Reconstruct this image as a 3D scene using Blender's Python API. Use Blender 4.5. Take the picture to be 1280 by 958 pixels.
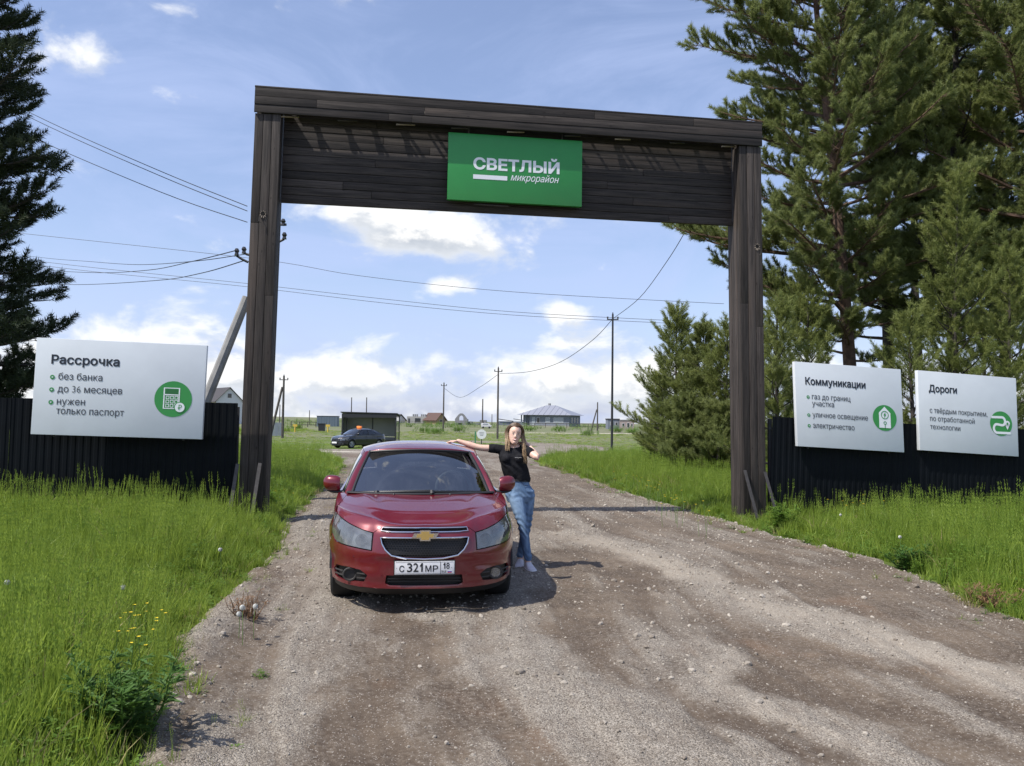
import bpy, bmesh, math, random
import numpy as np
from mathutils import Vector, Matrix
from mathutils.geometry import delaunay_2d_cdt
random.seed(7); rng = np.random.default_rng(11)
scene = bpy.context.scene
for o in list(bpy.data.objects): bpy.data.objects.remove(o)

# ------------------------------------------------------------------ camera
FPX = 1035.0; PITCH = math.radians(2.72); ROLL = math.radians(0.75); CAM_Z = 1.7
_r0 = Vector((1, 0, 0)); _f = Vector((0, math.cos(PITCH), math.sin(PITCH))); _u = Vector((0, -math.sin(PITCH), math.cos(PITCH)))
_r = _r0*math.cos(ROLL)+_u*math.sin(ROLL); _t = _u*math.cos(ROLL)-_r0*math.sin(ROLL)
cd = bpy.data.cameras.new('camera'); cam = bpy.data.objects.new('camera', cd); scene.collection.objects.link(cam)
cam.matrix_world = Matrix(((_r.x, _t.x, -_f.x, 0), (_r.y, _t.y, -_f.y, 0), (_r.z, _t.z, -_f.z, CAM_Z), (0, 0, 0, 1)))
cd.sensor_width = 36; cd.lens = 36*FPX/1280; cd.clip_start = 0.05; cd.clip_end = 6000
scene.camera = cam
def ray(px, py): return _f + _r*((px-640)/FPX) + _t*((479-py)/FPX)
def at(px, py, Y):
    d = ray(px, py); k = Y/d.y; return Vector((d.x*k, Y, CAM_Z+d.z*k))
def gnd(px, py, z=0.0):
    d = ray(px, py); k = (z-CAM_Z)/d.z; return Vector((d.x*k, d.y*k, z))

# ------------------------------------------------------------------ light
SHX, SHY = 0.60, 0.33                       # a shadow runs this far per metre of height
tosun = Vector((-SHX, -SHY, 1)).normalized()
sl = bpy.data.lights.new('sun', 'SUN'); sl.energy = 4.6; sl.angle = math.radians(0.53); sl.color = (1.0, 0.955, 0.88)
so = bpy.data.objects.new('sun', sl); scene.collection.objects.link(so)
so.rotation_euler = tosun.to_track_quat('Z', 'Y').to_euler(); so.location = (-10, -5, 30)
scene.view_settings.view_transform = 'Standard'; scene.view_settings.look = 'None'
scene.view_settings.exposure = 0.30; scene.view_settings.gamma = 1.0; scene.view_settings.use_curve_mapping = False

world = bpy.data.worlds.new('World'); scene.world = world; world.use_nodes = True
class NT:
    """tiny node-tree helper"""
    def __init__(s, nt): s.nt = nt; s.N = nt.nodes; s.L = nt.links
    def n(s, typ, ins=None, **kw):
        nd = s.N.new(typ)
        for k, v in kw.items(): setattr(nd, k, v)
        for k, v in (ins or {}).items():
            sock = nd.inputs[k]
            if isinstance(v, bpy.types.NodeSocket): s.L.new(v, sock)
            elif isinstance(v, bpy.types.Node): s.L.new(v.outputs[0], sock)
            else: sock.default_value = v
        return nd
    def m(s, op, a, b=None, c=None, clamp=False):
        ins = {0: a}
        if b is not None: ins[1] = b
        if c is not None: ins[2] = c
        return s.n('ShaderNodeMath', ins, operation=op, use_clamp=clamp).outputs[0]
    def vm(s, op, a, b=None, sc=None):
        ins = {0: a}
        if b is not None: ins[1] = b
        nd = s.n('ShaderNodeVectorMath', ins, operation=op)
        if sc is not None: nd.inputs['Scale'].default_value = sc
        return nd.outputs[0]
    def ss(s, x, lo, hi, to0=0.0, to1=1.0):
        return s.n('ShaderNodeMapRange', {0: x, 1: lo, 2: hi, 3: to0, 4: to1}, interpolation_type='SMOOTHSTEP').outputs[0]
    def lin(s, x, lo, hi, to0=0.0, to1=1.0):
        return s.n('ShaderNodeMapRange', {0: x, 1: lo, 2: hi, 3: to0, 4: to1}).outputs[0]
    def noise(s, v, scale, detail=4, rough=.55, dist=0.0, typ='FBM'):
        nd = s.n('ShaderNodeTexNoise', {'Vector': v, 'Scale': scale, 'Detail': detail, 'Roughness': rough, 'Distortion': dist})
        return nd.outputs[0]
    def mix(s, f, a, b, mode='MIX'):
        nd = s.n('ShaderNodeMix', data_type='RGBA', blend_type=mode)
        for k, v in ((0, f), (6, a), (7, b)):
            if isinstance(v, bpy.types.NodeSocket): s.L.new(v, nd.inputs[k])
            elif isinstance(v, (tuple, list)): nd.inputs[k].default_value = (*v[:3], 1)
            else: nd.inputs[k].default_value = v
        return nd.outputs[2]
wt = NT(world.node_tree)
for nd in list(wt.N): wt.N.remove(nd)
tc = wt.n('ShaderNodeTexCoord'); dirv = tc.outputs['Generated']
sky = wt.n('ShaderNodeTexSky', sky_type='NISHITA'); sky.sun_disc = False
sky.sun_elevation = math.asin(tosun.z); sky.sun_rotation = math.atan2(tosun.x, tosun.y)
sky.altitude = 150; sky.air_density = 1.0; sky.dust_density = 1.2; sky.ozone_density = 1.6
sep = wt.n('ShaderNodeSeparateXYZ', {0: dirv})
dx, dy, dz = sep.outputs[0], sep.outputs[1], sep.outputs[2]
az = wt.m('ARCTAN2', dx, dy); el = wt.m('ARCSINE', dz)         # radians, az 0 straight up the road
def cloud_density(daz, del_):
    a = wt.m('ADD', az, daz); e = wt.m('ADD', el, del_)
    ce = wt.m('COSINE', e)
    px = wt.m('MULTIPLY', wt.m('SINE', a), ce); py = wt.m('MULTIPLY', wt.m('COSINE', a), ce)
    v = wt.n('ShaderNodeCombineXYZ', {0: px, 1: py, 2: wt.m('MULTIPLY', wt.m('SINE', e), 1.75)}).outputs[0]
    n1 = wt.noise(v, 9.0, 8, .56, .25)
    n2 = wt.noise(v, 3.1, 3, .5)
    n = wt.m('ADD', wt.m('MULTIPLY', n1, .72), wt.m('MULTIPLY', n2, .28))
    # cumulus bank: thick near the horizon, gone above about five degrees
    bank = wt.m('MULTIPLY', wt.ss(e, .045, .125, 1.0, 0.0), .165)
    tot = wt.m('ADD', n, bank)
    for (pxx, pyy, wx, wy, amp) in BLOBS:
        d = ray(pxx, pyy).normalized(); a0 = math.atan2(d.x, d.y); e0 = math.asin(d.z)
        u = wt.m('DIVIDE', wt.m('SUBTRACT', a, a0), wx/FPX); w = wt.m('DIVIDE', wt.m('SUBTRACT', e, e0), wy/FPX)
        q = wt.m('ADD', wt.m('MULTIPLY', u, u), wt.m('MULTIPLY', w, w))
        tot = wt.m('ADD', tot, wt.m('MULTIPLY', wt.m('EXPONENT', wt.m('MULTIPLY', q, -1.0)), amp))
    return tot, v
BLOBS = [(485, 284, 132, 46, .25), (590, 300, 80, 26, .17), (548, 362, 50, 22, .22), (700, 392, 90, 20, .14), (190, 420, 80, 26, .13),
         (15, 60, 90, 110, .085), (240, 0, 100, 40, .075), (430, 475, 110, 22, .08), (720, 478, 110, 34, .10), (330, 480, 80, 26, .07)]
den, cv = cloud_density(0.0, 0.0)
den2, _ = cloud_density(-0.016, 0.021)
cov = wt.ss(den, .585, .73)
thick = wt.ss(den, .66, .86)
lit = wt.ss(wt.m('SUBTRACT', den, den2), -.025, .065)
ccol = wt.mix(lit, (.44, .485, .555), (.87, .87, .865))
ccol = wt.mix(wt.m('MULTIPLY', wt.m('SUBTRACT', 1.0, thick), .5), ccol, (.93, .95, .98))
# thin high veil
vv = wt.n('ShaderNodeCombineXYZ', {0: dx, 1: wt.m('MULTIPLY', dy, 1.0), 2: wt.m('MULTIPLY', dz, 3.0)}).outputs[0]
veil = wt.ss(wt.noise(vv, 2.6, 7, .62, 1.2), .38, .72)
veil = wt.m('ADD', wt.m('ADD', wt.m('MULTIPLY', veil, .40), .17), wt.ss(el, .0, .30, .34, .0), clamp=True)
skyc = wt.mix(1.0, sky.outputs[0], (.150, .142, .150), 'MULTIPLY')
skyc = wt.mix(veil, skyc, (.47, .57, .86))
fin = wt.mix(cov, skyc, ccol)
bg = wt.n('ShaderNodeBackground', {'Color': fin, 'Strength': 0.98})
wt.n('ShaderNodeOutputWorld', {'Surface': bg.outputs[0]})

# ------------------------------------------------------------------ helpers
COL = scene.collection
def tag(o, label=None, cat=None, group=None, kind=None):
    if label: o['label'] = label
    if cat: o['category'] = cat
    if group: o['group'] = group
    if kind: o['kind'] = kind
    return o
def empty(name, loc=(0, 0, 0), rz=0.0, label=None, cat=None, group=None):
    o = bpy.data.objects.new(name, None); COL.objects.link(o); o.location = loc; o.rotation_euler = (0, 0, rz)
    o.empty_display_size = .2
    return tag(o, label, cat, group)
def link(name, me, parent=None, mat=None):
    o = bpy.data.objects.new(name, me); COL.objects.link(o)
    if parent: o.parent = parent
    if mat is not None and not me.materials:
        for m in (mat if isinstance(mat, (list, tuple)) else [mat]): me.materials.append(m)
    return o
def mk(name, V, Fc, mat, parent=None, smooth=False):
    me = bpy.data.meshes.new(name); me.from_pydata([tuple(v) for v in V], [], [tuple(f) for f in Fc]); me.update()
    if smooth: me.polygons.foreach_set('use_smooth', [True]*len(me.polygons))
    return link(name, me, parent, mat)
def mk_grid(name, P, mat, parent=None, smooth=True, wrap=False, attrs=None):
    """P: (rows, cols, 3) array"""
    P = np.asarray(P, float); r, c = P.shape[:2]
    i = np.arange(r-1)[:, None]*c+np.arange(c-1)[None, :]
    q = np.stack([i, i+1, i+c+1, i+c], -1).reshape(-1, 4)
    if wrap:
        j = np.arange(r-1)*c
        q = np.concatenate([q, np.stack([j+c-1, j, j+c, j+2*c-1], -1)])
    me = bpy.data.meshes.new(name); me.vertices.add(r*c); me.vertices.foreach_set('co', P.reshape(-1))
    me.loops.add(q.size); me.loops.foreach_set('vertex_index', q.reshape(-1).astype(np.int32))
    me.polygons.add(len(q)); me.polygons.foreach_set('loop_start', (np.arange(len(q))*4).astype(np.int32))
    me.update(calc_edges=True); me.validate()
    if smooth: me.polygons.foreach_set('use_smooth', [True]*len(me.polygons))
    for k, a in (attrs or {}).items():
        at_ = me.attributes.new(k, 'FLOAT', 'POINT'); at_.data.foreach_set('value', np.asarray(a, np.float32).reshape(-1))
    return link(name, me, parent, mat)
class MB:
    def __init__(s): s.V = []; s.F = []
    def add(s, V, Fc):
        b = len(s.V); s.V += [Vector(v) for v in V]; s.F += [tuple(i+b for i in f) for f in Fc]; return s
    def hexa(s, p):      # 8 points, bottom ring then top ring
        return s.add(p, [(3, 2, 1, 0), (4, 5, 6, 7), (0, 1, 5, 4), (1, 2, 6, 5), (2, 3, 7, 6), (3, 0, 4, 7)])
    def box(s, x0, x1, y0, y1, z0, z1, b=0.0):
        return s.hexa([(x0, y0, z0), (x1, y0, z0), (x1, y1, z0), (x0, y1, z0), (x0, y0, z1), (x1, y0, z1), (x1, y1, z1), (x0, y1, z1)])
    def tube(s, pts, r, n=8, cap=True, flat=None):
        pts = [Vector(p) for p in pts]; m = len(pts); rs = r if isinstance(r, (list, tuple)) else [r]*m
        V = []; up = None
        for i, p in enumerate(pts):
            d = (pts[min(i+1, m-1)]-pts[max(i-1, 0)]).normalized()
            if up is None: up = Vector((0, 0, 1)) if abs(d.z) < .9 else Vector((0, 1, 0))
            a = d.cross(up); a = a.normalized() if a.length > 1e-6 else Vector((1, 0, 0)); b = a.cross(d); up = b
            k = flat or 1.0
            for j in range(n):
                t = 2*math.pi*j/n; V.append(p+a*(math.cos(t)*rs[i])+b*(math.sin(t)*rs[i]*k))
        Fc = [(i*n+j, i*n+(j+1) % n, (i+1)*n+(j+1) % n, (i+1)*n+j) for i in range(m-1) for j in range(n)]
        if cap: Fc += [tuple(reversed(range(n))), tuple(range((m-1)*n, m*n))]
        return s.add(V, Fc)
    def prism(s, poly, axis, a, b):   # 2D polygon (convex or fan-able) extruded along axis
        def P(u, v, w): return {'x': (w, u, v), 'y': (u, w, v), 'z': (u, v, w)}[axis]
        n = len(poly); V = [P(u, v, a) for u, v in poly]+[P(u, v, b) for u, v in poly]
        return s.add(V, [tuple(reversed(range(n))), tuple(range(n, 2*n))]+[(i, (i+1) % n, n+(i+1) % n, n+i) for i in range(n)])
    def build(s, name, mat, parent=None, smooth=False, bevel=0.0):
        o = mk(name, s.V, s.F, mat, parent, smooth)
        bm = bmesh.new(); bm.from_mesh(o.data); bmesh.ops.recalc_face_normals(bm, faces=bm.faces)
        if bevel: bmesh.ops.bevel(bm, geom=list(bm.edges), offset=bevel, segments=2, affect='EDGES', profile=.6)
        bm.to_mesh(o.data); bm.free()
        if bevel or smooth: auto_smooth(o)
        return o
def auto_smooth(o, ang=math.radians(35)):
    me = o.data
    me.polygons.foreach_set('use_smooth', [True]*len(me.polygons))
    bm = bmesh.new(); bm.from_mesh(me)
    for e in bm.edges:
        if len(e.link_faces) == 2 and e.calc_face_angle(0) > ang: e.smooth = False
    bm.to_mesh(me); bm.free()
def copy_tree(o, parent=None):
    c = o.copy(); COL.objects.link(c); c.parent = parent
    for ch in list(o.children): copy_tree(ch, c)
    return c
_lat = rng.random((256, 256))
def vnoise(x, y):
    x = np.asarray(x, float); y = np.asarray(y, float)
    xi = np.floor(x).astype(int); yi = np.floor(y).astype(int); fx = x-xi; fy = y-yi
    fx = fx*fx*(3-2*fx); fy = fy*fy*(3-2*fy); g = lambda a, b: _lat[a % 256, b % 256]
    return (g(xi, yi)*(1-fx)+g(xi+1, yi)*fx)*(1-fy)+(g(xi, yi+1)*(1-fx)+g(xi+1, yi+1)*fx)*fy
def fbm(x, y, o=4, g=.5):
    s = 0; a = 1; t = 0
    for k in range(o): s = s+a*vnoise(x*2**k+17*k, y*2**k+31*k); t += a; a *= g
    return s/t
def sstep(x, a, b): t = np.clip((np.asarray(x, float)-a)/(b-a), 0, 1); return t*t*(3-2*t)

# ------------------------------------------------------------------ materials
def mat(name, color=(.5, .5, .5), rough=.6, metal=0.0, coat=0.0, spec=.5, var=.0, vscale=8.0, bump=0.0, bscale=60.0, trans=0.0, emit=None, rvar=0.0):
    m = bpy.data.materials.new(name); m.use_nodes = True; t = NT(m.node_tree); b = t.N['Principled BSDF']
    b.inputs['Roughness'].default_value = rough; b.inputs['Metallic'].default_value = metal
    b.inputs['Coat Weight'].default_value = coat; b.inputs['Specular IOR Level'].default_value = spec
    b.inputs['Coat Roughness'].default_value = .06
    b.inputs['Transmission Weight'].default_value = trans
    b.inputs['Base Color'].default_value = (*color, 1)
    if emit: b.inputs['Emission Color'].default_value = (*emit[0], 1); b.inputs['Emission Strength'].default_value = emit[1]
    oc = t.n('ShaderNodeTexCoord').outputs['Object']
    if var:
        nz = t.noise(oc, vscale, 5, .6)
        f = t.lin(nz, .25, .75, 1-var, 1+var)
        c = t.n('ShaderNodeVectorMath', {0: (*color,)}, operation='SCALE'); t.L.new(f, c.inputs['Scale'])
        t.L.new(c.outputs[0], b.inputs['Base Color'])
    if rvar:
        t.L.new(t.lin(t.noise(oc, vscale*1.7, 4, .6), .3, .7, rough-rvar, rough+rvar), b.inputs['Roughness'])
    if bump:
        bp = t.n('ShaderNodeBump', {'Height': t.noise(oc, bscale, 5, .6), 'Strength': bump, 'Distance': .01}); t.L.new(bp.outputs[0], b.inputs['Normal'])
    return m
# ------------------------------------------------------------------ terrain
LY = [-30, 0, 2, 4.13, 4.75, 6.2, 7.9, 10.1, 14.1, 18.6, 24, 29.6, 38, 46, 66]
LX = [-1.0, -1.25, -1.45, -1.78, -2.02, -2.40, -2.62, -2.92, -3.83, -4.36, -5.1, -6.1, -7.7, -10.5, -30]
RY = [-30, 7.5, 10.7, 13.1, 15.2, 19.7, 29, 36, 41, 45, 50, 66]
RX = [4.3, 4.6, 4.75, 4.10, 3.83, 3.07, 2.28, 1.5, 1.3, 1.8, 2.9, 20]
def Lx(y): return np.interp(y, LY, LX)
def Rx(y): return np.interp(y, RY, RX)
def H(x, y):
    x = np.asarray(x, float); y = np.asarray(y, float)
    z = np.interp(y, [-50, 20, 40, 55, 64, 85, 120, 170, 300, 800, 3000], [0, 0, -.20, -.36, -.38, -.22, .10, .58, 1.05, 1.5, 1.7])
    near = 1-sstep(y, 30, 46)
    dl = Lx(y)-x; dr = x-Rx(y)
    z = z+near*(sstep(dl, .0, 1.6)*.13+sstep(dl, 1.5, 5)*.10)
    z = z+near*(sstep(dr, .3, 2.5)*.10-sstep(dr, -.1, .35)*.05)
    z = z-.16*np.exp(-((x-5.3)**2/.25+(y-8.3)**2/.5))
    z = z+(fbm(x*.35, y*.35, 3)-.5)*.10*sstep(np.maximum(dl, dr), .3, 2)*near
    z = z+(fbm(x*.02+5, y*.02, 3)-.5)*.8*sstep(y, 90, 250)+sstep(-x, 60, 260)*sstep(y, 150, 500)*3.0
    return z
def Hs(x, y): return float(H(x, y))
def ramp_mat(name): m = bpy.data.materials.new(name); m.use_nodes = True; return m, NT(m.node_tree)

# ground sheet: soil and turf under the grass, open meadow farther off
gm, t = ramp_mat('meadow_ground'); b = t.N['Principled BSDF']
geo = t.n('ShaderNodeNewGeometry').outputs['Position']
pos = t.n('ShaderNodeSeparateXYZ', {0: geo})
far = t.ss(pos.outputs[1], 30.0, 48.0)
n1 = t.noise(geo, 1.3, 6, .65); n2 = t.noise(geo, .12, 5, .6); n3 = t.noise(geo, 9.0, 5, .7)
sc_ = t.vm('MULTIPLY', geo, (.03, .10, .1)); n4 = t.noise(sc_, 1.0, 6, .65)
turf = t.mix(t.ss(n1, .35, .65), (.06, .085, .02), (.11, .145, .03))
mead = t.mix(t.ss(n2, .38, .62), (.11, .17, .035), (.17, .20, .065))
mead = t.mix(t.ss(n3, .35, .7), mead, (.055, .085, .022))
dry = t.m('MULTIPLY', t.ss(pos.outputs[1], 66.0, 95.0), t.ss(n4, .38, .60, .45, 1.0))
mead = t.mix(dry, mead, t.mix(t.ss(n3, .3, .7), (.135, .14, .085), (.215, .21, .14)))
t.L.new(t.mix(far, turf, mead), b.inputs['Base Color']); b.inputs['Roughness'].default_value = .95; b.inputs['Specular IOR Level'].default_value = .15
t.L.new(t.n('ShaderNodeBump', {'Height': n3, 'Strength': .8, 'Distance': .05}).outputs[0], b.inputs['Normal'])
ys = np.concatenate([np.arange(-30, 0, 2), np.arange(0, 22, .16), np.arange(22, 50, .4), np.arange(50, 100, 1.5), 100*1.06**np.arange(0, 60)])
xs0 = np.concatenate([-(12*1.13**np.arange(45, 0, -1)), np.arange(-12, 12.1, .16), 12*1.13**np.arange(1, 46)])
Yg, Xg = np.meshgrid(ys, xs0, indexing='ij')
inside = sstep(np.minimum(Xg-Lx(Yg), Rx(Yg)-Xg), .0, .25)*(1-sstep(Yg, 50, 55))
Zg = H(Xg, Yg)-.06*inside
o = mk_grid('ground', np.stack([Xg, Yg, Zg], -1), gm); tag(o, kind='structure')

# gravel ridges traced on the ground: (points, width, strength)
def gl(*pp): return [tuple(gnd(*p)[:2]) for p in pp]
RIDGES = [(gl((575, 775), (620, 805), (660, 850), (740, 895), (860, 957)), .34, 1.0),
          (gl((700, 668), (850, 712), (960, 755), (1080, 790), (1200, 825), (1279, 850)), .42, 1.1),
          (gl((830, 745), (880, 810), (905, 850), (1000, 890), (1090, 957)), .22, .8),
          (gl((1100, 840), (1200, 880), (1279, 935)), .25, .6),
          (gl((400, 700), (385, 760), (350, 830), (300, 957)), .26, .75),
          (gl((380, 655), (350, 720), (290, 790), (235, 850), (205, 957)), .20, .55),
          (gl((1000, 700), (1120, 745), (1279, 800)), .2, .35)]
TRACKS = [(gl((500, 765), (490, 830), (480, 957)), .30, 1.0), (gl((560, 860), (585, 957)), .16, .7),
          (gl((690, 745), (740, 800), (800, 870), (850, 930)), .26, .9), (gl((700, 690), (790, 730), (870, 790), (960, 850), (1120, 900), (1279, 950)), .26, 1.1),
          (gl((930, 720), (1040, 760), (1160, 790), (1279, 815)), .22, .5), (gl((980, 800), (1100, 830), (1279, 895)), .22, .9), (gl((905, 900), (1000, 930), (1050, 957)), .22, 1.1), (gl((640, 640), (760, 690), (840, 730)), .3, .5),
          (gl((270, 920), (330, 840), (385, 720)), .16, .5)]
def ridge_field(x, y, lines=None):
    wx = (fbm(x*1.3+3, y*.8, 4)-.5)*.75+(fbm(x*6, y*4+2, 3)-.5)*.30; wy = (fbm(x*1.1+13, y*.9+7, 4)-.5)*.9; x = x+wx; y = y+wy
    s = np.zeros_like(x)
    for pts, w, k in (lines or RIDGES):
        d = np.full(x.shape, 1e9)
        for (ax, ay), (bx, by) in zip(pts[:-1], pts[1:]):
            vx, vy = bx-ax, by-ay; tt = np.clip(((x-ax)*vx+(y-ay)*vy)/(vx*vx+vy*vy), 0, 1)
            d = np.minimum(d, np.hypot(x-ax-tt*vx, y-ay-tt*vy))
        ww = w*(.7+.7*fbm(x*1.7, y*1.7+9, 3))
        s = np.maximum(s, k*np.exp(-(d/ww)**2))
    return s
def road_fields(x, y):
    tt = (x-Lx(y))/(Rx(y)-Lx(y))
    rf = ridge_field(x, y); tk = ridge_field(x, y, TRACKS)
    streak = fbm(tt*22, y*.22, 5, .65); patch = fbm(x*.9+3, y*.35, 6, .65)
    gravel = np.clip(rf*(.55+.9*fbm(x*5, y*4, 3))+(streak-.5)*2.2+(patch-.5)*1.6+.22-.75*tk*(.5+fbm(x*3.1, y*2.3+5, 4)), 0, 1)
    relief = rf*.022+(streak-.5)*.055+(patch-.5)*.05+(fbm(x*11, y*11, 3)-.5)*.016+gravel*(fbm(x*38, y*38, 2)-.5)*.016-tk*.018
    edge = np.minimum(x-Lx(y), Rx(y)-x)
    wob = (fbm(x*2.5, y*2.5, 3)-.5)*.30
    relief = relief-.085*(1-sstep(edge+wob, -.18, .10))
    relief = relief+.10*np.exp(-((x-Lx(y)-.10)/.28)**2)*sstep(y, 3, 5)*(1-sstep(y, 8, 11))*(.5+fbm(x*4, y*4, 3))
    return tt, gravel, relief, edge+wob
def Z_road(x, y): return float(H(x, y)+road_fields(np.array([x]), np.array([y]))[2][0])
yr = [0.8]
while yr[-1] < 56: yr.append(yr[-1]*1.0062+.0085)
yr = np.array([-8, -4, -1, 0, .4]+yr); tr = np.linspace(-.07, 1.07, 330)
Yr, Tr = np.meshgrid(yr, tr, indexing='ij'); Xr = Lx(Yr)*(1-Tr)+Rx(Yr)*Tr
tt, gravel, relief, edg = road_fields(Xr, Yr)
Zr = H(Xr, Yr)+relief+.004
rm, t = ramp_mat('gravel_road'); b = t.N['Principled BSDF']
g_at = t.n('ShaderNodeAttribute', attribute_name='gravel').outputs['Fac']
geo = t.n('ShaderNodeNewGeometry').outputs['Position']
vor = t.n('ShaderNodeTexVoronoi', {'Vector': geo, 'Scale': 105.0}); vcol = vor.outputs['Color']; vd = vor.outputs['Distance']
vor2 = t.n('ShaderNodeTexVoronoi', {'Vector': geo, 'Scale': 150.0})
vb = t.n('ShaderNodeSeparateColor', {0: vcol}).outputs[0]; vb2 = t.n('ShaderNodeSeparateColor', {0: vor2.outputs['Color']}).outputs[0]
nb = t.noise(geo, 1.1, 6, .65); nf = t.noise(geo, 26.0, 6, .7); nm = t.noise(geo, 5.0, 5, .65)
dirt = t.mix(t.ss(nb, .35, .68), (.070, .051, .036), (.140, .106, .075))
dirt = t.mix(t.ss(nf, .40, .66, 0, .5), dirt, (.22, .18, .14))
rust = t.ss(t.noise(t.vm('ADD', geo, (4.2, 1.0, 0)), .75, 3, .5), .60, .72, 0, .22)
dirt = t.mix(rust, dirt, (.25, .13, .065))
grav = t.mix(t.ss(vb, .1, .95), (.122, .103, .083), (.30, .264, .218))
grav = t.mix(t.ss(vb2, .45, .9, 0, .6), grav, (.40, .36, .30))
grav = t.mix(t.ss(nm, .42, .66, 0, .45), grav, (.15, .12, .093))
gf = t.m('ADD', g_at, t.m('ADD', t.m('MULTIPLY', t.m('SUBTRACT', nf, .5), .9), t.m('MULTIPLY', t.m('SUBTRACT', nm, .5), .8)))
gf = t.ss(gf, -.08, .92)
stone = t.m('MULTIPLY', t.ss(vb, .88, .93), t.ss(vd, .55, .4))
pal = t.n('ShaderNodeAttribute', attribute_name='pale').outputs['Fac']; dmp = t.n('ShaderNodeAttribute', attribute_name='damp').outputs['Fac']
c = t.mix(gf, dirt, grav); c = t.mix(t.ss(pal, .25, 1.1, 0, .45), c, (.40, .345, .275)); c = t.mix(t.ss(dmp, .35, 1.05, 0, .42), c, (.070, .050, .035)); c = t.mix(t.m('MULTIPLY', stone, .55), c, (.46, .42, .37))
t.L.new(c, b.inputs['Base Color']); b.inputs['Roughness'].default_value = .9; b.inputs['Specular IOR Level'].default_value = .25
hgt = t.m('ADD', t.m('MULTIPLY', t.m('SUBTRACT', 1.0, vd), t.m('MULTIPLY', gf, .9)), t.m('MULTIPLY', nf, .7))
hgt = t.m('ADD', hgt, t.m('MULTIPLY', t.m('SUBTRACT', 1.0, vor2.outputs['Distance']), .35))
t.L.new(t.n('ShaderNodeBump', {'Height': hgt, 'Strength': .75, 'Distance': .012}).outputs[0], b.inputs['Normal'])
o = mk_grid('road', np.stack([Xr, Yr, Zr], -1), rm, attrs={'gravel': gravel, 'pale': ridge_field(Xr, Yr, RIDGES[1:3])*(.35+1.1*fbm(Xr*2.2, Yr*1.6+3, 4)), 'damp': ridge_field(Xr, Yr, TRACKS)*(.3+1.2*fbm(Xr*1.9+8, Yr*1.3, 4))}); tag(o, kind='structure')

# the crossing road beyond the gate, pale crushed stone with a bend
def ribbon(name, pts, widths, m, dz=.03, n=60):
    pts = np.array(pts, float); s = np.linspace(0, len(pts)-1, n)
    # smooth by catmull-like interpolation
    cx = np.interp(s, range(len(pts)), pts[:, 0]); cy = np.interp(s, range(len(pts)), pts[:, 1])
    for _ in range(6): cx[1:-1] = (cx[:-2]+cx[1:-1]*2+cx[2:])/4; cy[1:-1] = (cy[:-2]+cy[1:-1]*2+cy[2:])/4
    w = np.interp(s, range(len(pts)), widths)
    tx, ty = np.gradient(cx), np.gradient(cy); l = np.hypot(tx, ty); nx, ny = -ty/l, tx/l
    k = np.linspace(-1, 1, 13)
    ww = w[:, None]*(1+.12*(vnoise(s*2.3, s*0)-.5)[:, None])
    X = cx[:, None]+nx[:, None]*k*ww; Y = cy[:, None]+ny[:, None]*k*ww
    Z = H(X, Y)+dz-.10*np.abs(k)**6
    o = mk_grid(name, np.stack([X, Y, Z], -1), m, attrs={'gravel': np.clip(.35+.6*vnoise(X*.6, Y*.6), 0, 1)}); tag(o, kind='structure'); return o
pale = mat('pale_crushed_stone', (.43, .39, .32), .95, var=.25, vscale=.8, bump=.3, bscale=20)
ribbon('side_road', [(-70, 58), (-40, 57), (-20, 56), (-8, 55), (-1, 57), (4, 64), (5.5, 71), (2, 79), (-8, 84)], [4.6, 4.6, 4.6, 5.5, 5, 4, 3.6, 3, 2.5], rm, .035, 120)
ribbon('side_road_verge', [(-70, 61.5), (-40, 60), (-20, 56.0), (-14, 54), (-9, 52.3)], [1.2, 1.4, 1.6, 1.2, .3], pale, .05, 60)
ribbon('path', [(-6, 118), (4, 124), (22, 128), (45, 131)], [.3, 1.0, 1.0, .3], pale, .06, 40)

# scattered stones: six shapes laid out in one cloud
lib = bpy.data.collections.new('stone_shapes')
stm = mat('stone', (.33, .295, .255), .85, var=.5, vscale=40, bump=.6, bscale=160)
t = NT(stm.node_tree); rnd = t.n('ShaderNodeObjectInfo').outputs['Random']
cc = t.mix(rnd, (.20, .165, .13), (.48, .43, .36)); t.L.new(cc, t.N['Principled BSDF'].inputs['Base Color'])
for k in range(6):
    bm = bmesh.new(); bmesh.ops.create_icosphere(bm, subdivisions=1, radius=.5)
    sx, sy, sz = random.uniform(.8, 1.3), random.uniform(.7, 1.0), random.uniform(.45, .75)
    for v in bm.verts:
        v.co *= random.uniform(.72, 1.15); v.co.x *= sx; v.co.y *= sy; v.co.z *= sz
    me = bpy.data.meshes.new('stone'); bm.to_mesh(me); bm.free(); me.materials.append(stm)
    lib.objects.link(bpy.data.objects.new('stone', me))
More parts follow.
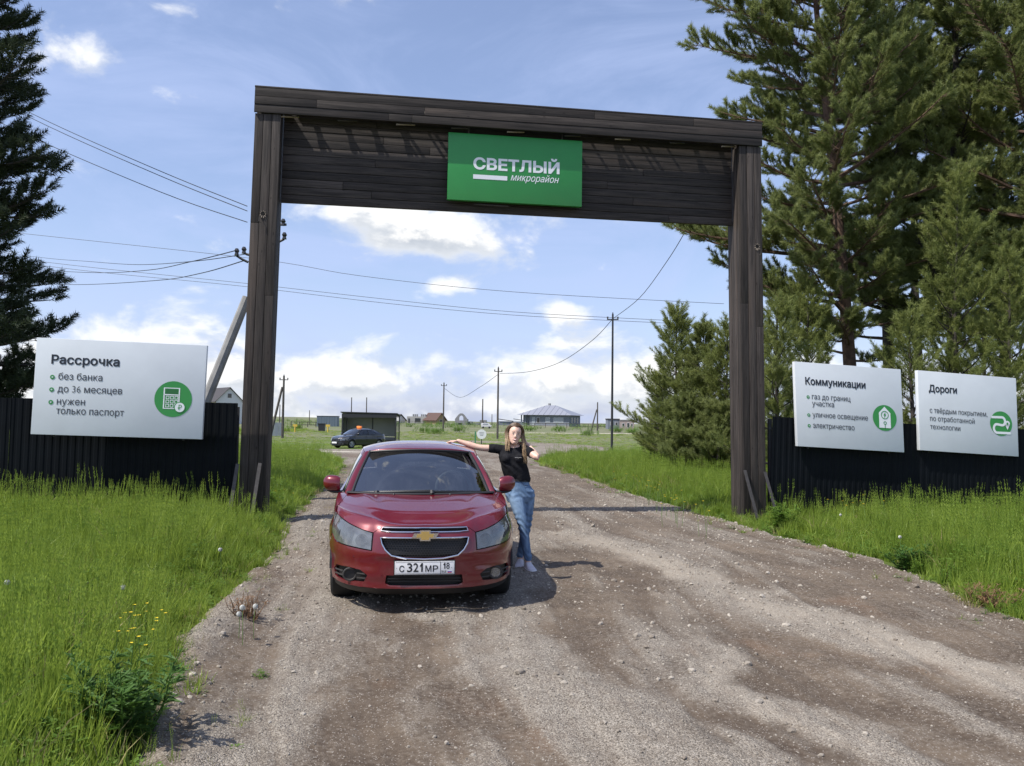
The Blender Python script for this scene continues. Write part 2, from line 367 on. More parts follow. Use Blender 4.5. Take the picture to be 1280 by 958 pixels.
def scatter(name, P, S, R, coll, idx, parent=None, tilt=None, spin3=None):
    """one object whose points carry instances of the shapes in coll"""
    P = np.asarray(P, np.float32); n = len(P)
    me = bpy.data.meshes.new(name); me.vertices.add(n); me.vertices.foreach_set('co', P.reshape(-1))
    a = me.attributes.new('sc', 'FLOAT_VECTOR', 'POINT'); S = np.asarray(S, np.float32)
    if S.ndim == 1: S = np.repeat(S[:, None], 3, 1)
    a.data.foreach_set('vector', S.reshape(-1))
    a = me.attributes.new('rt', 'FLOAT_VECTOR', 'POINT'); a.data.foreach_set('vector', np.asarray(R, np.float32).reshape(-1))
    a = me.attributes.new('ix', 'INT', 'POINT'); a.data.foreach_set('value', np.asarray(idx, np.int32))
    o = link(name, me, parent)
    ng = bpy.data.node_groups.new(name+'_scatter', 'GeometryNodeTree')
    ng.interface.new_socket('Geometry', in_out='INPUT', socket_type='NodeSocketGeometry')
    ng.interface.new_socket('Geometry', in_out='OUTPUT', socket_type='NodeSocketGeometry')
    g = NT(ng); i = g.n('NodeGroupInput'); out = g.n('NodeGroupOutput')
    ci = g.n('GeometryNodeCollectionInfo'); ci.inputs[0].default_value = coll
    ci.inputs['Separate Children'].default_value = True; ci.inputs['Reset Children'].default_value = True
    def na(nm, typ): return g.n('GeometryNodeInputNamedAttribute', {'Name': nm}, data_type=typ).outputs[0]
    e2r = g.n('FunctionNodeEulerToRotation', {0: na('rt', 'FLOAT_VECTOR')})
    ip = g.n('GeometryNodeInstanceOnPoints', {'Points': i.outputs[0], 'Instance': ci.outputs[0], 'Pick Instance': True,
             'Instance Index': na('ix', 'INT'), 'Rotation': e2r.outputs[0], 'Scale': na('sc', 'FLOAT_VECTOR')})
    g.L.new(ip.outputs[0], out.inputs[0])
    md = o.modifiers.new('scatter', 'NODES'); md.node_group = ng
    return o
N = 60000
yy = 2.0+26*rng.random(N)**1.9; tq = rng.random(N); xx = Lx(yy)*(1-tq)+Rx(yy)*tq
_, gv, rl, ed = road_fields(xx, yy)
keep = rng.random(N) < np.clip(.22+gv*1.05+.5*(ed < .35), 0, 1); xx, yy, gv, rl = xx[keep], yy[keep], gv[keep], rl[keep]
sz = (.006+.018*rng.random(len(xx))**2.5)*(1+1.0*(rng.random(len(xx)) < .07)+2.0*(rng.random(len(xx)) < .006))*np.clip(yy/6, .75, 1.6)
zz = H(xx, yy)+rl+.004+sz*.10
o = scatter('gravel', np.stack([xx, yy, zz], -1), sz, rng.random((len(xx), 3))*[.6, .6, 6.28], lib, rng.integers(0, 6, len(xx)))
tag(o, kind='stuff', label='loose pale gravel strewn over the dirt road', cat='gravel')
# larger loose rocks one can single out are things of their own
# ------------------------------------------------------------------ wooden gate
def wood_mat(name, axis, base=(.034, .0275, .024), var=.9):
    m, t = ramp_mat(name); b = t.N['Principled BSDF']
    oc = t.n('ShaderNodeTexCoord').outputs['Object']; rnd = t.n('ShaderNodeObjectInfo').outputs['Random']
    off = t.n('ShaderNodeCombineXYZ', {0: t.m('MULTIPLY', rnd, 37.0), 1: t.m('MULTIPLY', rnd, 11.0), 2: t.m('MULTIPLY', rnd, 23.0)})
    v = t.vm('ADD', oc, off.outputs[0])
    k = [34.0, 34.0, 34.0]; k['xyz'.index(axis)] = 1.3
    gr = t.noise(t.vm('MULTIPLY', v, tuple(k)), 1.0, 6, .65, .6)
    k2 = [4.0, 4.0, 4.0]; k2['xyz'.index(axis)] = .5
    bl = t.noise(t.vm('MULTIPLY', v, tuple(k2)), 1.0, 4, .6)
    c0 = tuple(x*.55 for x in base); c1 = tuple(min(1, x*1.9) for x in base)
    c = t.mix(t.ss(gr, .3, .7), c0, c1)
    c = t.mix(t.ss(bl, .5, .75, 0, .55), c, (base[0]*2.2, base[1]*2.0, base[2]*1.8))
    sc = t.n('ShaderNodeVectorMath', {0: c}, operation='SCALE'); t.L.new(t.lin(rnd, 0, 1, .65, 1.4), sc.inputs['Scale'])
    kk = [9.0, 9.0, 9.0]; kk['xyz'.index(axis)] = 3.6
    knot = t.n('ShaderNodeTexVoronoi', {'Vector': t.vm('MULTIPLY', v, tuple(kk)), 'Scale': 1.0}).outputs['Distance']
    t.L.new(t.mix(t.ss(knot, .06, .13, .75, 0), sc.outputs[0], (.012, .008, .006)), b.inputs['Base Color'])
    b.inputs['Roughness'].default_value = .72; b.inputs['Specular IOR Level'].default_value = .3
    t.L.new(t.n('ShaderNodeBump', {'Height': gr, 'Strength': .5, 'Distance': .006}).outputs[0], b.inputs['Normal'])
    return m
wood_z = wood_mat('dark_stained_wood_upright', 'z', (.033, .027, .0235)); wood_x = wood_mat('dark_stained_wood_level', 'x'); wood_y = wood_mat('dark_stained_wood_cross', 'y')
raw_wood = mat('splintered_and_sunlit_wood', (.30, .25, .20), .8, var=.3, vscale=30)
steel = mat('dull_steel', (.075, .068, .062), .55, .6, var=.3, vscale=12, bump=.1)
GA = math.radians(8.8); GC = Vector((.08, 14.33, 0.0))
gate = empty('entrance_gate', GC, GA, 'tall dark brown timber portal standing across the dirt road', 'gate')
def lean(u, z): return u*(1-.0235*z/7.25)
def board(name, u0, u1, w0, w1, z0, z1, m, parent, b=.004):
    c = Vector((lean((u0+u1)/2, (z0+z1)/2), (w0+w1)/2, (z0+z1)/2)); mb = MB()
    P = [(u, w, z) for z in (z0, z1) for (u, w) in ((u0, w0), (u1, w0), (u1, w1), (u0, w1))]
    mb.hexa([Vector((lean(u, z), w, z))-c for (u, w, z) in P])
    o = mb.build(name, m, parent, bevel=b); o.location = c; return o
PW, PD, HT = .435, .55, 7.25
for s in (-1, 1):
    uo, ui = 4.60*s, (4.60-PW)*s
    a, b_ = min(uo, ui), max(uo, ui)
    core = board('post', a+.03, b_-.03, .03, PD-.03, -.3, HT-.05, wood_z, gate)
    w3 = (b_-a)/3
    for k in range(3):                                    # front and back faces, one board each
        j = random.uniform(-.004, .006)
        cuts = [-.3, random.uniform(3.2, 5.2), HT-.43] if k != 1 else [-.3, HT-.43]
        for z0, z1 in zip(cuts[:-1], cuts[1:]):
            q = board('board', a+w3*k+.004, a+w3*(k+1)-.004, .0-j, .028, z0+.002, z1-.002, wood_z, gate); 
        board('board', a+w3*k+.004, a+w3*(k+1)-.004, PD-.028, PD, -.3, HT-.02, wood_z, gate)
    for side in (a, b_):                                  # both flanks, four boards each
        for k in range(4):
            d = (PD-.064)/4; x0, x1 = (side-.0, side+.027) if side == a else (side-.027, side)
            board('board', x0-.003*(k % 2), x1+.003*(k % 2), .031+d*k+.002, .031+d*(k+1)-.003, -.3, HT-.43 if k < 2 else HT-.02, wood_z, gate)
# top band (front) of three board rows
zz = [HT-.425, HT-.285, HT-.145, HT]
for k in range(3):
    cuts = [-4.612, *sorted(random.uniform(-3.6, 3.6) for _ in range(2)), 4.612]
    for u0, u1 in zip(cuts[:-1], cuts[1:]):
        board('board', u0+.002, u1-.002, -.035-.006*(k == 1)-random.uniform(0, .005), -.006, zz[k]+.003, zz[k+1]-.003, wood_x, gate)
# cap and roof boards
for k, (w0, w1) in enumerate([(-.04, .08)]):
    board('board', -4.614, 4.614, w0, w1, HT+.002, HT+.03, wood_x, gate)
for s in (-1, 1): board('board', -4.614*s if s < 0 else 4.165, -4.165 if s < 0 else 4.614, .18, PD, HT+.002, HT+.03, wood_x, gate).name = 'board'
# back panel of horizontal boards with butt joints
z0 = 5.41; nb_ = 13; hb = (HT-.03-z0)/nb_
for k in range(nb_):
    jn = {0: [2.9], 1: [-2.6, 1.1], 2: [-3.1, 2.2], 3: [-.2], 4: [1.7]}.get(k, [random.uniform(-3.2, 3.2)])
    cuts = [-4.15, *jn, 4.15]
    for u0, u1 in zip(cuts[:-1], cuts[1:]):
        j = random.uniform(-.009, .006)
        board('board', u0+.003, u1-.003, .30+j, .325, z0+hb*k+.004, z0+hb*(k+1)-.003, wood_x, gate)
board('backing_board', -4.15, 4.15, .3255, .3285, 5.43, 7.2, wood_x, gate)
board('rail', -4.15, 4.15, .33, .40, 5.42, 5.50, wood_x, gate); board('rail', -4.15, 4.15, .33, .40, 7.0, 7.1, wood_x, gate)
board('rail', -4.16, 4.16, .0, .05, HT-.41, HT-.33, wood_x, gate)
# cross braces hung between front band and panel: their shadows streak the panel
for k in range(17):
    u = -3.95+k*.49+random.uniform(-.04, .04); dz = random.uniform(-.03, .02)
    m = MB(); m.tube([(u, .03, HT-.36+dz), (u+random.choice((-.28, .30)), .285, HT-.06)], .030, 6); m.build('brace', steel, gate)
    m = MB(); m.tube([(u+.12, .05, HT-.03), (u+.10, .29, HT-.03)], .026, 6); m.build('brace', steel, gate)
    if k % 2 == 0:
        m = MB(); m.tube([(u-.17, .03, HT-.452), (u+.15, .16, HT-.395)], .014, 6); m.build('brace', raw_wood if k % 4 == 0 else steel, gate)  # pale struts carry the look of sunlit wood pieces in their colour
# knocked-out knot holes with pale chipped rims and old hooks
for s, zc, uc in ((-1, 5.13, -4.32), (1, 4.98, 4.42)):
    m = MB(); m.tube([(uc, -.012, zc), (uc, .02, zc)], .032, 12)
    m.build('knot_hole', mat('hole_black', (.004, .003, .003), .9), gate)
    m = MB()
    for q in range(9):
        a = q*.7; r = .036; m.tube([(uc+r*math.cos(a), -.010, zc-.01+r*math.sin(a)), (uc+(r+.012)*math.cos(a), -.014, zc-.02+(r+.03)*math.sin(a))], .007, 5)
    m.build('chipped_rim', raw_wood, gate)
    m = MB(); m.tube([(uc+.05*s, -.01, zc-.05), (uc+.055*s, -.05, zc-.06), (uc+.06*s, -.05, zc-.15), (uc+.03*s, -.04, zc-.17)], .006, 6); m.build('hook', steel, gate)
for s, pts in ((-1, [((297, 580), (289, 628)), ((325, 579), (317, 630))]), (1, [((931, 588), (943, 634)), ((956, 590), (969, 636))])):
    for (p, q) in pts:
        Y = 13.55 if s < 0 else 14.93
        A = at(*p, Y); B = at(*q, Y-.22); Mi = Matrix.Translation(GC) @ Matrix.Rotation(GA, 4, 'Z'); Mi.invert()
        A, B = Mi @ A, Mi @ B; d = (B-A).normalized(); B = A+d*1.0
        m = MB(); n = Vector((0, 1, 0)); r = d.cross(n).normalized()*.028
        for (e, f) in ((r, n*.005), (n*.022, r*.15)):
            off = n*.022 if f is not n*.005 and e.y > .01 else Vector()
            m.hexa([A-e-f+off, A+e-f+off, A+e+f+off, A-e+f+off, B-e-f+off, B+e-f+off, B+e+f+off, B-e+f+off])
        m.build('angle_brace', steel, gate)

# ------------------------------------------------------------------ lettering
_tcache = {}
def text_mesh(s, bold=0.0, shear=0.0, spacing=1.0):
    key = (s, bold, shear, spacing)
    if key in _tcache: return _tcache[key]
    cu = bpy.data.curves.new('txt', 'FONT'); cu.body = s; cu.size = 1; cu.shear = shear; cu.space_character = spacing
    cu.resolution_u = 3; cu.fill_mode = 'NONE' if hasattr(cu, 'fill_mode') else 'NONE'
    ob = bpy.data.objects.new('txt', cu); COL.objects.link(ob)
    dg = bpy.context.evaluated_depsgraph_get(); me = bpy.data.meshes.new_from_object(ob.evaluated_get(dg))
    bpy.data.objects.remove(ob); bpy.data.curves.remove(cu)
    P = [v.co.xy.copy() for v in me.vertices]; E = [tuple(e.vertices) for e in me.edges]; bpy.data.meshes.remove(me)
    # walk the edges into directed loops
    nb = {}
    for a, b in E: nb.setdefault(a, []).append(b); nb.setdefault(b, []).append(a)
    seen = set(); DE = []; loops = []
    for st in sorted(nb):
        if st in seen: continue
        lp = [st]; seen.add(st); cur = min(nb[st], key=lambda q: (q != st+1, q))
        while cur not in seen:
            lp.append(cur); seen.add(cur); nx = [q for q in nb[cur] if q not in seen]
            if not nx: break
            cur = nx[0]
        DE += [(lp[i], lp[(i+1) % len(lp)]) for i in range(len(lp))]; loops.append(lp)
    if bold:
        area = lambda lp: sum(P[lp[i-1]].cross(P[lp[i]]) for i in range(len(lp)))
        sg = 1 if area(max(loops, key=lambda l: abs(area(l)))) > 0 else -1; Q = [p.copy() for p in P]
        for lp in loops:
            n = len(lp)
            for i in range(n):
                d1 = P[lp[i]]-P[lp[i-1]]; d2 = P[lp[(i+1) % n]]-P[lp[i]]
                if d1.length < 1e-7 or d2.length < 1e-7: continue
                d1.normalize(); d2.normalize(); n1 = Vector((d1.y, -d1.x))*sg; n2 = Vector((d2.y, -d2.x))*sg
                b_ = n1+n2; k = b_.length_squared/2
                Q[lp[i]] = P[lp[i]]+b_*(bold/max(k, .5))
        P = Q
    V2, _, Fc, *_r2 = delaunay_2d_cdt(P, DE, [], 0, 1e-6)
    V2 = np.array([(v.x, v.y) for v in V2]); Fc = np.array([f[:3] for f in Fc]); C = V2[Fc].mean(1)
    A = np.array([P[a] for a, b in DE]); B = np.array([P[b] for a, b in DE])
    cx, cy = C[:, 0:1], C[:, 1:2]
    up = (A[None, :, 1] <= cy) & (B[None, :, 1] > cy); dn = (A[None, :, 1] > cy) & (B[None, :, 1] <= cy)
    side = (B[None, :, 0]-A[None, :, 0])*(cy-A[None, :, 1])-(cx-A[None, :, 0])*(B[None, :, 1]-A[None, :, 1])
    w = (up & (side > 0)).sum(1)-(dn & (side < 0)).sum(1)
    Fc = Fc[w != 0]
    r = ([Vector((x, y, 0)) for x, y in V2], [tuple(int(i) for i in f) for f in Fc]); _tcache[key] = r
    return r
class Board2D:
    """a flat face given by its top-left, right and down vectors; things are laid on it in fractions"""
    def __init__(s, TL, Rv, Dv, parent):
        s.TL, s.R, s.D, s.par = Vector(TL), Vector(Rv), Vector(Dv), parent
        s.N = s.D.cross(s.R).normalized(); s.W = s.R.length; s.Hh = s.D.length
        if s.N.y > 0: s.N = -s.N
    def P(s, u, v, h): return s.TL+s.R*u+s.D*v+s.N*h
    def text(s, string, u0, u1, vb, cap, m, bold=0.0, shear=0.0, h=.004, spacing=1.0, ref=None, name='lettering'):
        V, Fc = text_mesh(string, bold, shear, spacing)
        x0 = min(v.x for v in V); x1 = max(v.x for v in V); V0 = V
        refV, _ = text_mesh(ref or 'Н', bold); ch = max(v.y for v in refV)
        out = [s.P(u0+(v.x-x0)/(x1-x0)*(u1-u0), vb-(v.y/ch)*cap, h) for v in V]
        return mk(name, out, Fc, m, s.par)
    def poly(s, pts, m, h=.004, name='mark'):
        """pts in (u, v) fractions"""
        return mk(name, [s.P(u, v, h) for u, v in pts], [tuple(range(len(pts)))], m, s.par)
    def circ(s, u, v, r, m, h=.004, n=40, name='mark', rin=None):
        rv = r*s.W/s.Hh
        pts = [(u+r*math.cos(2*math.pi*k/n), v+rv*math.sin(2*math.pi*k/n)) for k in range(n)]
        if rin is None: return s.poly(pts, m, h, name)
        ri, riv = rin, rin*s.W/s.Hh
        pin = [(u+ri*math.cos(2*math.pi*k/n), v+riv*math.sin(2*math.pi*k/n)) for k in range(n)]
        V = [s.P(a, b, h) for a, b in pts+pin]
        return mk(name, V, [(k, (k+1) % n, n+(k+1) % n, n+k) for k in range(n)], m, s.par)
    def stroke(s, pts, w, m, h=.004, name='mark', close=False):
        """pts in fractions, w in metres"""
        P2 = [Vector((u*s.W, v*s.Hh)) for u, v in pts]; n = len(P2); V = []
        for i, p in enumerate(P2):
            a = P2[i-1] if (i or close) else p; b = P2[(i+1) % n] if (i < n-1 or close) else p
            d = (b-a).normalized(); q = Vector((-d.y, d.x))*w/2
            V += [s.P((p+q).x/s.W, (p+q).y/s.Hh, h), s.P((p-q).x/s.W, (p-q).y/s.Hh, h)]
        k = n if close else n-1
        return mk(name, V, [(2*i, 2*i+1, (2*i+3) % (2*n), (2*i+2) % (2*n)) for i in range(k)], m, s.par)
white_print = mat('white_print', (.80, .82, .84), .5); ink = mat('dark_ink', (.018, .022, .035), .5); ink2 = mat('grey_ink', (.055, .06, .075), .5)
green_print = mat('green_print', (.035, .27, .06), .45)

# green sign hanging in the gate
gsign = empty('gate_sign', (0, 0, 0), 0, 'bright green rectangular sign with white lettering hung under the gate beam', 'sign')
e = Vector((math.cos(GA), math.sin(GA), 0)); nrm = Vector((math.sin(GA), -math.cos(GA), 0))
SY = 14.33+.11
TL = at(560, 168, SY-.08); W_, H_ = 2.40, 1.19
TL = Vector((GC.x, GC.y, 0))+e*((TL-GC).dot(e))-nrm*.11+Vector((0, 0, TL.z)); 
Rv = (e+Vector((0, 0, -.001))).normalized()*W_; Dv = Vector((0, 0, -H_))
def sign_box(name, TL, Rv, Dv, th, m, parent, bevel=.006):
    N = Rv.cross(Dv).normalized()
    if N.y < 0: N = -N
    B = N*th; mb = MB(); mb.hexa([TL+Dv, TL+Dv+Rv, TL+Dv+Rv+B, TL+Dv+B, TL, TL+Rv, TL+Rv+B, TL+B]); return mb.build(name, m, parent, bevel=bevel)
green_panel = mat('green_panel', (.022, .245, .045), .38, var=.05, vscale=3, coat=.2)
sign_box('panel', TL, Rv, Dv, .09, green_panel, gsign)
B = Board2D(TL, Rv, Dv, gsign)
B.text('СВЕТЛЫЙ', .185, .828, .522, .172, white_print, bold=.035)
B.poly([(.185, .607), (.437, .607), (.437, .672), (.185, .672)], white_print)
B.text('микрорайон', .462, .825, .665, .105, white_print, shear=.32, bold=.004)
for u in (.15, .85):
    m = MB(); p = B.P(u, 0, -.05); m.tube([p, p+Vector((0, 0, .35))], .015, 6); m.build('hanger', steel, gsign)
m = MB(); m.tube([B.P(.2, 1.04, -.05), B.P(.45, 1.045, -.05)], .012, 6); m.build('conduit', steel, gsign)

# ------------------------------------------------------------------ sheet-metal fences and their boards
fence_m = mat('dark_coated_sheet', (.0035, .0050, .0072), .6, .0, var=.35, vscale=2.5, rvar=.08, spec=.12)
def sheet_mesh(w, h, pitch=.115, d=.008):
    n = int(round(w/pitch)); xs = []
    for k in range(n):
        x = k*pitch; xs += [(x, 0), (x+pitch*.42, 0), (x+pitch*.55, d), (x+pitch*.87, d)]
    xs.append((n*pitch, 0)); V = [(x, y, z) for z in (0, h) for x, y in xs]; k = len(xs)
    V += [(x, y-.003, z) for z in (0, h) for x, y in xs]
    Fc = [(i, i+1, k+i+1, k+i) for i in range(k-1)]+[(2*k+i+1, 2*k+i, 3*k+i, 3*k+i+1) for i in range(k-1)]+[(k+i, k+i+1, 3*k+i+1, 3*k+i) for i in range(k-1)]
    me = bpy.data.meshes.new('sheet'); me.from_pydata(V, [], Fc); me.materials.append(fence_m); return me
SH = sheet_mesh(1.15, 1.9)
post_m = mat('fence_post_steel', (.05, .05, .055), .6, .4)
def fence(A, Bp, zA, zB, label):
    """A to B, left to right; zA, zB are the heights of the top edge"""
    A, Bp = Vector((*A, 0)), Vector((*Bp, 0)); d = (Bp-A); L = d.length; ang = math.atan2(d.y, d.x)
    root = empty('sheet_fence', A, ang, label, 'fence'); n = int(round(L/1.15))
    for k in range(n):
        x = k*1.15; zt = zA+(zB-zA)*(x+.5)/L
        o = bpy.data.objects.new('sheet', SH); COL.objects.link(o); o.parent = root
        o.location = (x, random.uniform(-.004, .004)+(.003 if k % 2 else 0), zt-1.9+random.uniform(-.006, .006)); o.rotation_euler = (0, -(zB-zA)/L, 0)
    for k in range(0, n+1, 2):
        x = min(k*1.15, n*1.15-.05)+.02; zt = zA+(zB-zA)*x/L; m = MB(); m.box(x, x+.06, .055, .115, zt-2.2, zt-.06); m.build('post', post_m, root)
    for h in (.25, 1.55):
        m = MB(); m.hexa([(0, .023, zA-h), (n*1.15, .023, zB-h), (n*1.15, .053, zB-h), (0, .053, zA-h), (0, .023, zA-h+.04), (n*1.15, .023, zB-h+.04), (n*1.15, .053, zB-h+.04), (0, .053, zA-h+.04)]); m.build('rail', post_m, root)
    return root
ev = Vector((math.cos(GA), math.sin(GA)))
lr = Vector((-4.52, 13.62)); fence(lr-ev*9.2, lr, 2.04, 1.955, 'dark sheet metal fence to the left of the gate behind the tall grass')
rl_ = Vector((4.69, 15.08)); fence(rl_, rl_+ev*9.2, 1.885, 1.58, 'dark sheet metal fence to the right of the gate below the pines')
face = mat('white_sign_face', (.66, .69, .72), .45, var=.06, vscale=1.6, coat=.1); edge_m = mat('white_sign_edge', (.8, .8, .8), .5)
def billboard(TLp, TRp, BLp, Yl, label):
    TL = at(*TLp, Yl); # find right depth on the fence line
    def onfence(p, Y0):
        Y = Y0
        for _ in range(20):
            q = at(*p, Y); Y = Yl+(q.x-TL.x)*math.tan(GA)
        return at(*p, Y)
    TR = onfence(TRp, Yl+.4); BL = onfence(BLp, Yl)
    root = empty('billboard', (0, 0, 0), 0, label, 'billboard')
    sign_box('panel', TL, TR-TL, BL-TL, .09, face, root, bevel=.008)
    Bd = Board2D(TL, TR-TL, BL-TL, root)
    for u in (.12, .88): m = MB(); m.tube([Bd.P(u, .08, -.10), Bd.P(u, 1.02, -.10)], .02, 6); m.build('mounting_bar', post_m, root)
    return Bd
b1 = billboard((46, 422), (259, 432), (38, 543), 12.75, 'white board on the left fence offering instalments, with a calculator in a green disc')
b1.text('Рассрочка', .092, .487, .262, .094, ink, bold=.028)
for v, s_, u1 in ((.425, 'без банка', .392), (.555, 'до 36 месяцев', .512), (.685, 'нужен', .30), (.782, 'только паспорт', .530)):
    b1.text(s_, .138, u1, v, .074, ink2, bold=.006)
    if s_[0] != 'т': b1.circ(.104, v-.022, .0135, green_print, name='bullet'); b1.circ(.104, v-.022, .005, face, h=.006, name='bullet', n=12)
cu_, cv_ = .815, .585
b1.circ(cu_, cv_, .112, green_print, name='disc')
def rr(u0, v0, u1, v1): return [(u0, v0), (u1, v0), (u1, v1), (u0, v1)]
asp = b1.W/b1.Hh
b1.stroke(rr(cu_-.055, cv_-.115, cu_+.035, cv_+.10), .022, white_print, h=.007, close=True)
b1.poly(rr(cu_-.045, cv_-.10, cu_+.025, cv_-.055), mat('dark_green_print', (.02, .14, .035), .5), h=.0065)
b1.stroke([(cu_-.055, cv_-.045), (cu_+.035, cv_-.045)], .016, white_print, h=.007)
for i in range(3):
    for j in range(3): b1.stroke(rr(cu_-.042+.026*i, cv_-.03+.043*j, cu_-.025+.026*i, cv_-.001+.043*j), .012, white_print, h=.007, close=True)
b1.circ(cu_+.042, cv_+.085, .034, green_print, h=.008); b1.circ(cu_+.042, cv_+.085, .029, white_print, h=.010)
b1.text('₽', cu_+.031, cu_+.054, cv_+.112, .055, green_print, h=.013)
b2 = billboard((993, 452), (1126, 462), (997, 558), 15.0, 'white board on the right fence listing utilities, nearer the gate post')
b2.text('Коммуникации', .092, .655, .262, .088, ink, bold=.028)
for v, s_, u1, bl in ((.432, 'газ до границ', .508, 1), (.512, 'участка', .352, 0), (.645, 'уличное освещение', .665, 1), (.772, 'электричество', .535, 1)):
    b2.text(s_, .148, u1, v, .066, ink2, bold=.006)
    if bl: b2.circ(.113, v-.022, .014, green_print, name='bullet'); b2.circ(.113, v-.022, .005, face, h=.006, name='bullet', n=12)
cu_, cv_ = .825, .600
b2.circ(cu_, cv_, .113, green_print, name='disc')
b2.poly([(cu_-.055, cv_+.12), (cu_+.055, cv_+.12), (cu_+.055, cv_-.06), (cu_, cv_-.135), (cu_-.055, cv_-.06)], white_print, h=.007)
b2.circ(cu_, cv_-.035, .036, green_print, h=.010, rin=.030); b2.poly([(cu_+.008, cv_-.075), (cu_-.014, cv_-.03), (cu_-.002, cv_-.03), (cu_-.008, cv_+.005), (cu_+.014, cv_-.042), (cu_+.002, cv_-.042)], green_print, h=.010)
b2.circ(cu_, cv_+.06, .015, green_print, h=.010, rin=.009); b2.stroke([(cu_, cv_+.08), (cu_, cv_+.12)], .012, green_print, h=.010)
b3 = billboard((1147, 463), (1270, 473), (1150, 563), 15.43, 'white board on the right fence about roads, nearest the right edge')
b3.text('Дороги', .105, .388, .255, .088, ink, bold=.028)
for v, s_, u1 in ((.520, 'с твёрдым покрытием,', .690), (.622, 'по отработанной', .558), (.725, 'технологии', .410)): b3.text(s_, .108, u1, v, .066, ink2, bold=.004)
cu_, cv_ = .828, .595
b3.circ(cu_, cv_, .113, green_print, name='disc')
arc = lambda cx, cy, r, a0, a1, n=10: [(cx+r*math.cos(math.radians(a0+(a1-a0)*k/n)), cy+r*asp*math.sin(math.radians(a0+(a1-a0)*k/n))) for k in range(n+1)]
b3.stroke([(cu_-.10, cv_-.075)]+arc(cu_+.01, cv_-.03, .030, -90, 90)+arc(cu_-.045, cv_+.065, .032, 270, 90)[::1]+[(cu_+.095, cv_+.115)], .045, white_print, h=.007)
b3.circ(cu_+.062, cv_-.005, .026, white_print, h=.010); b3.poly([(cu_+.037, cv_+.005), (cu_+.087, cv_+.005), (cu_+.062, cv_+.075)], white_print, h=.010); b3.circ(cu_+.062, cv_-.005, .010, green_print, h=.013)
# ------------------------------------------------------------------ car
def sm(xs, ys, w=.05):
    t = np.linspace(xs[0]-3*w, xs[-1]+3*w, 900); v = np.interp(t, xs, ys)
    # linear extrapolation at both ends keeps the ends unbiased
    v = np.where(t < xs[0], ys[0]+(t-xs[0])*(ys[1]-ys[0])/(xs[1]-xs[0]), v); v = np.where(t > xs[-1], ys[-1]+(t-xs[-1])*(ys[-1]-ys[-2])/(xs[-1]-xs[-2]), v)
    k = max(1, int(w/(t[1]-t[0]))); ker = np.hanning(2*k+3); ker /= ker.sum(); v2 = np.convolve(v, ker, 'same'); v2[:k+2] = v[:k+2]; v2[-k-2:] = v[-k-2:]
    return lambda x: np.interp(x, t, v2)
c_a = sm([.12, .25, .35, .5, .65, .8, .9, 1.0, 1.1], [.812, .842, .860, .870, .873, .866, .853, .84, .825])
c_yf = sm([.12, .20, .26, .33, .45, .55, .65, .72, .78, .84, .92, 1.0], [.15, .045, .02, .002, 0, .012, .035, .06, .105, .19, .36, .55], .03)
c_yr = sm([.12, .3, .5, .8, 1.0, 1.12], [4.45, 4.56, 4.60, 4.56, 4.50, 4.46])
LC, LR, SN = .86, .70, 2.55
def c_W(q, z):
    """body skin: q 0 nose centre .. 1 end of front corner .. 2 start of rear corner .. 3 tail centre; negative q = other side"""
    q = np.asarray(q, float); z = np.asarray(z, float); s = np.sign(q)+(q == 0); q = np.abs(q)
    a = c_a(z); yf = c_yf(z); yr_ = c_yr(z); y1, y2 = yf+LC, yr_-LR
    th = np.clip(q, 0, 1)*math.pi/2; xf = a*np.sin(th)**(2/SN); yfr = yf+LC*(1-np.cos(th)**(2/SN))
    tr_ = np.clip(3-q, 0, 1)*math.pi/2; xr = a*np.sin(tr_)**(2/SN); yrr = yr_-LR*(1-np.cos(tr_)**(2/SN))
    ys_ = y1+(y2-y1)*np.clip(q-1, 0, 1)
    x = np.where(q < 1, xf, np.where(q > 2, xr, a)); y = np.where(q < 1, yfr, np.where(q > 2, yrr, ys_))
    # nose section stands proud, shoulder crease, arch flares, lower lip
    nose = (1-sstep(x, .40, .50))*sstep(z, .47, .53)*(q < 1)
    y = y-.022*nose
    y = y-.022*np.exp(-((z-.235)/.03)**2)*(q < 1)*(1-sstep(q, .7, 1))
    y = y+.014*np.exp(-((z-.44)/.05)**2)*sstep(x, .35, .5)*(q < .9)
    side = sstep(q, .55, .95)*(1-sstep(q, 2.1, 2.6))
    x = x-side*.016*np.exp(-((z-.80)/.035)**2)+side*.008*np.exp(-((z-.70)/.04)**2)-side*.015*np.exp(-((z-.42)/.09)**2)
    for yw in (.93, 3.62):
        r = np.hypot(y-yw, z-.33); x = x+.012*np.exp(-((r-.36)/.045)**2)*sstep(q, .4, .8)*(q < 2.6)
    return np.stack([x*s, y, z+0*x], -1)
def q_of_x(x, z): x = np.abs(np.asarray(x, float)); return np.arcsin(np.clip(x/c_a(z), 0, 1)**(SN/2))/(math.pi/2)
def q_of_y(y, z):
    y = np.asarray(y, float); z = np.asarray(z, float)
    y1, y2 = c_yf(z)+LC, c_yr(z)-LR
    qf = np.arccos(np.clip(1-(y-c_yf(z))/LC, 0, 1)**(SN/2))/(math.pi/2)
    qr = 3-np.arccos(np.clip(1-(c_yr(z)-y)/LR, 0, 1)**(SN/2))/(math.pi/2)
    return np.where(y < y1, qf, np.where(y > y2, qr, 1+(y-y1)/(y2-y1)))
h_c = sm([.05, .12, .2, .4, .7, 1.0, 1.25, 3.7, 3.95, 4.2, 4.62], [.765, .79, .825, .875, .93, .975, 1.0, 1.08, 1.095, 1.095, 1.07], .06)
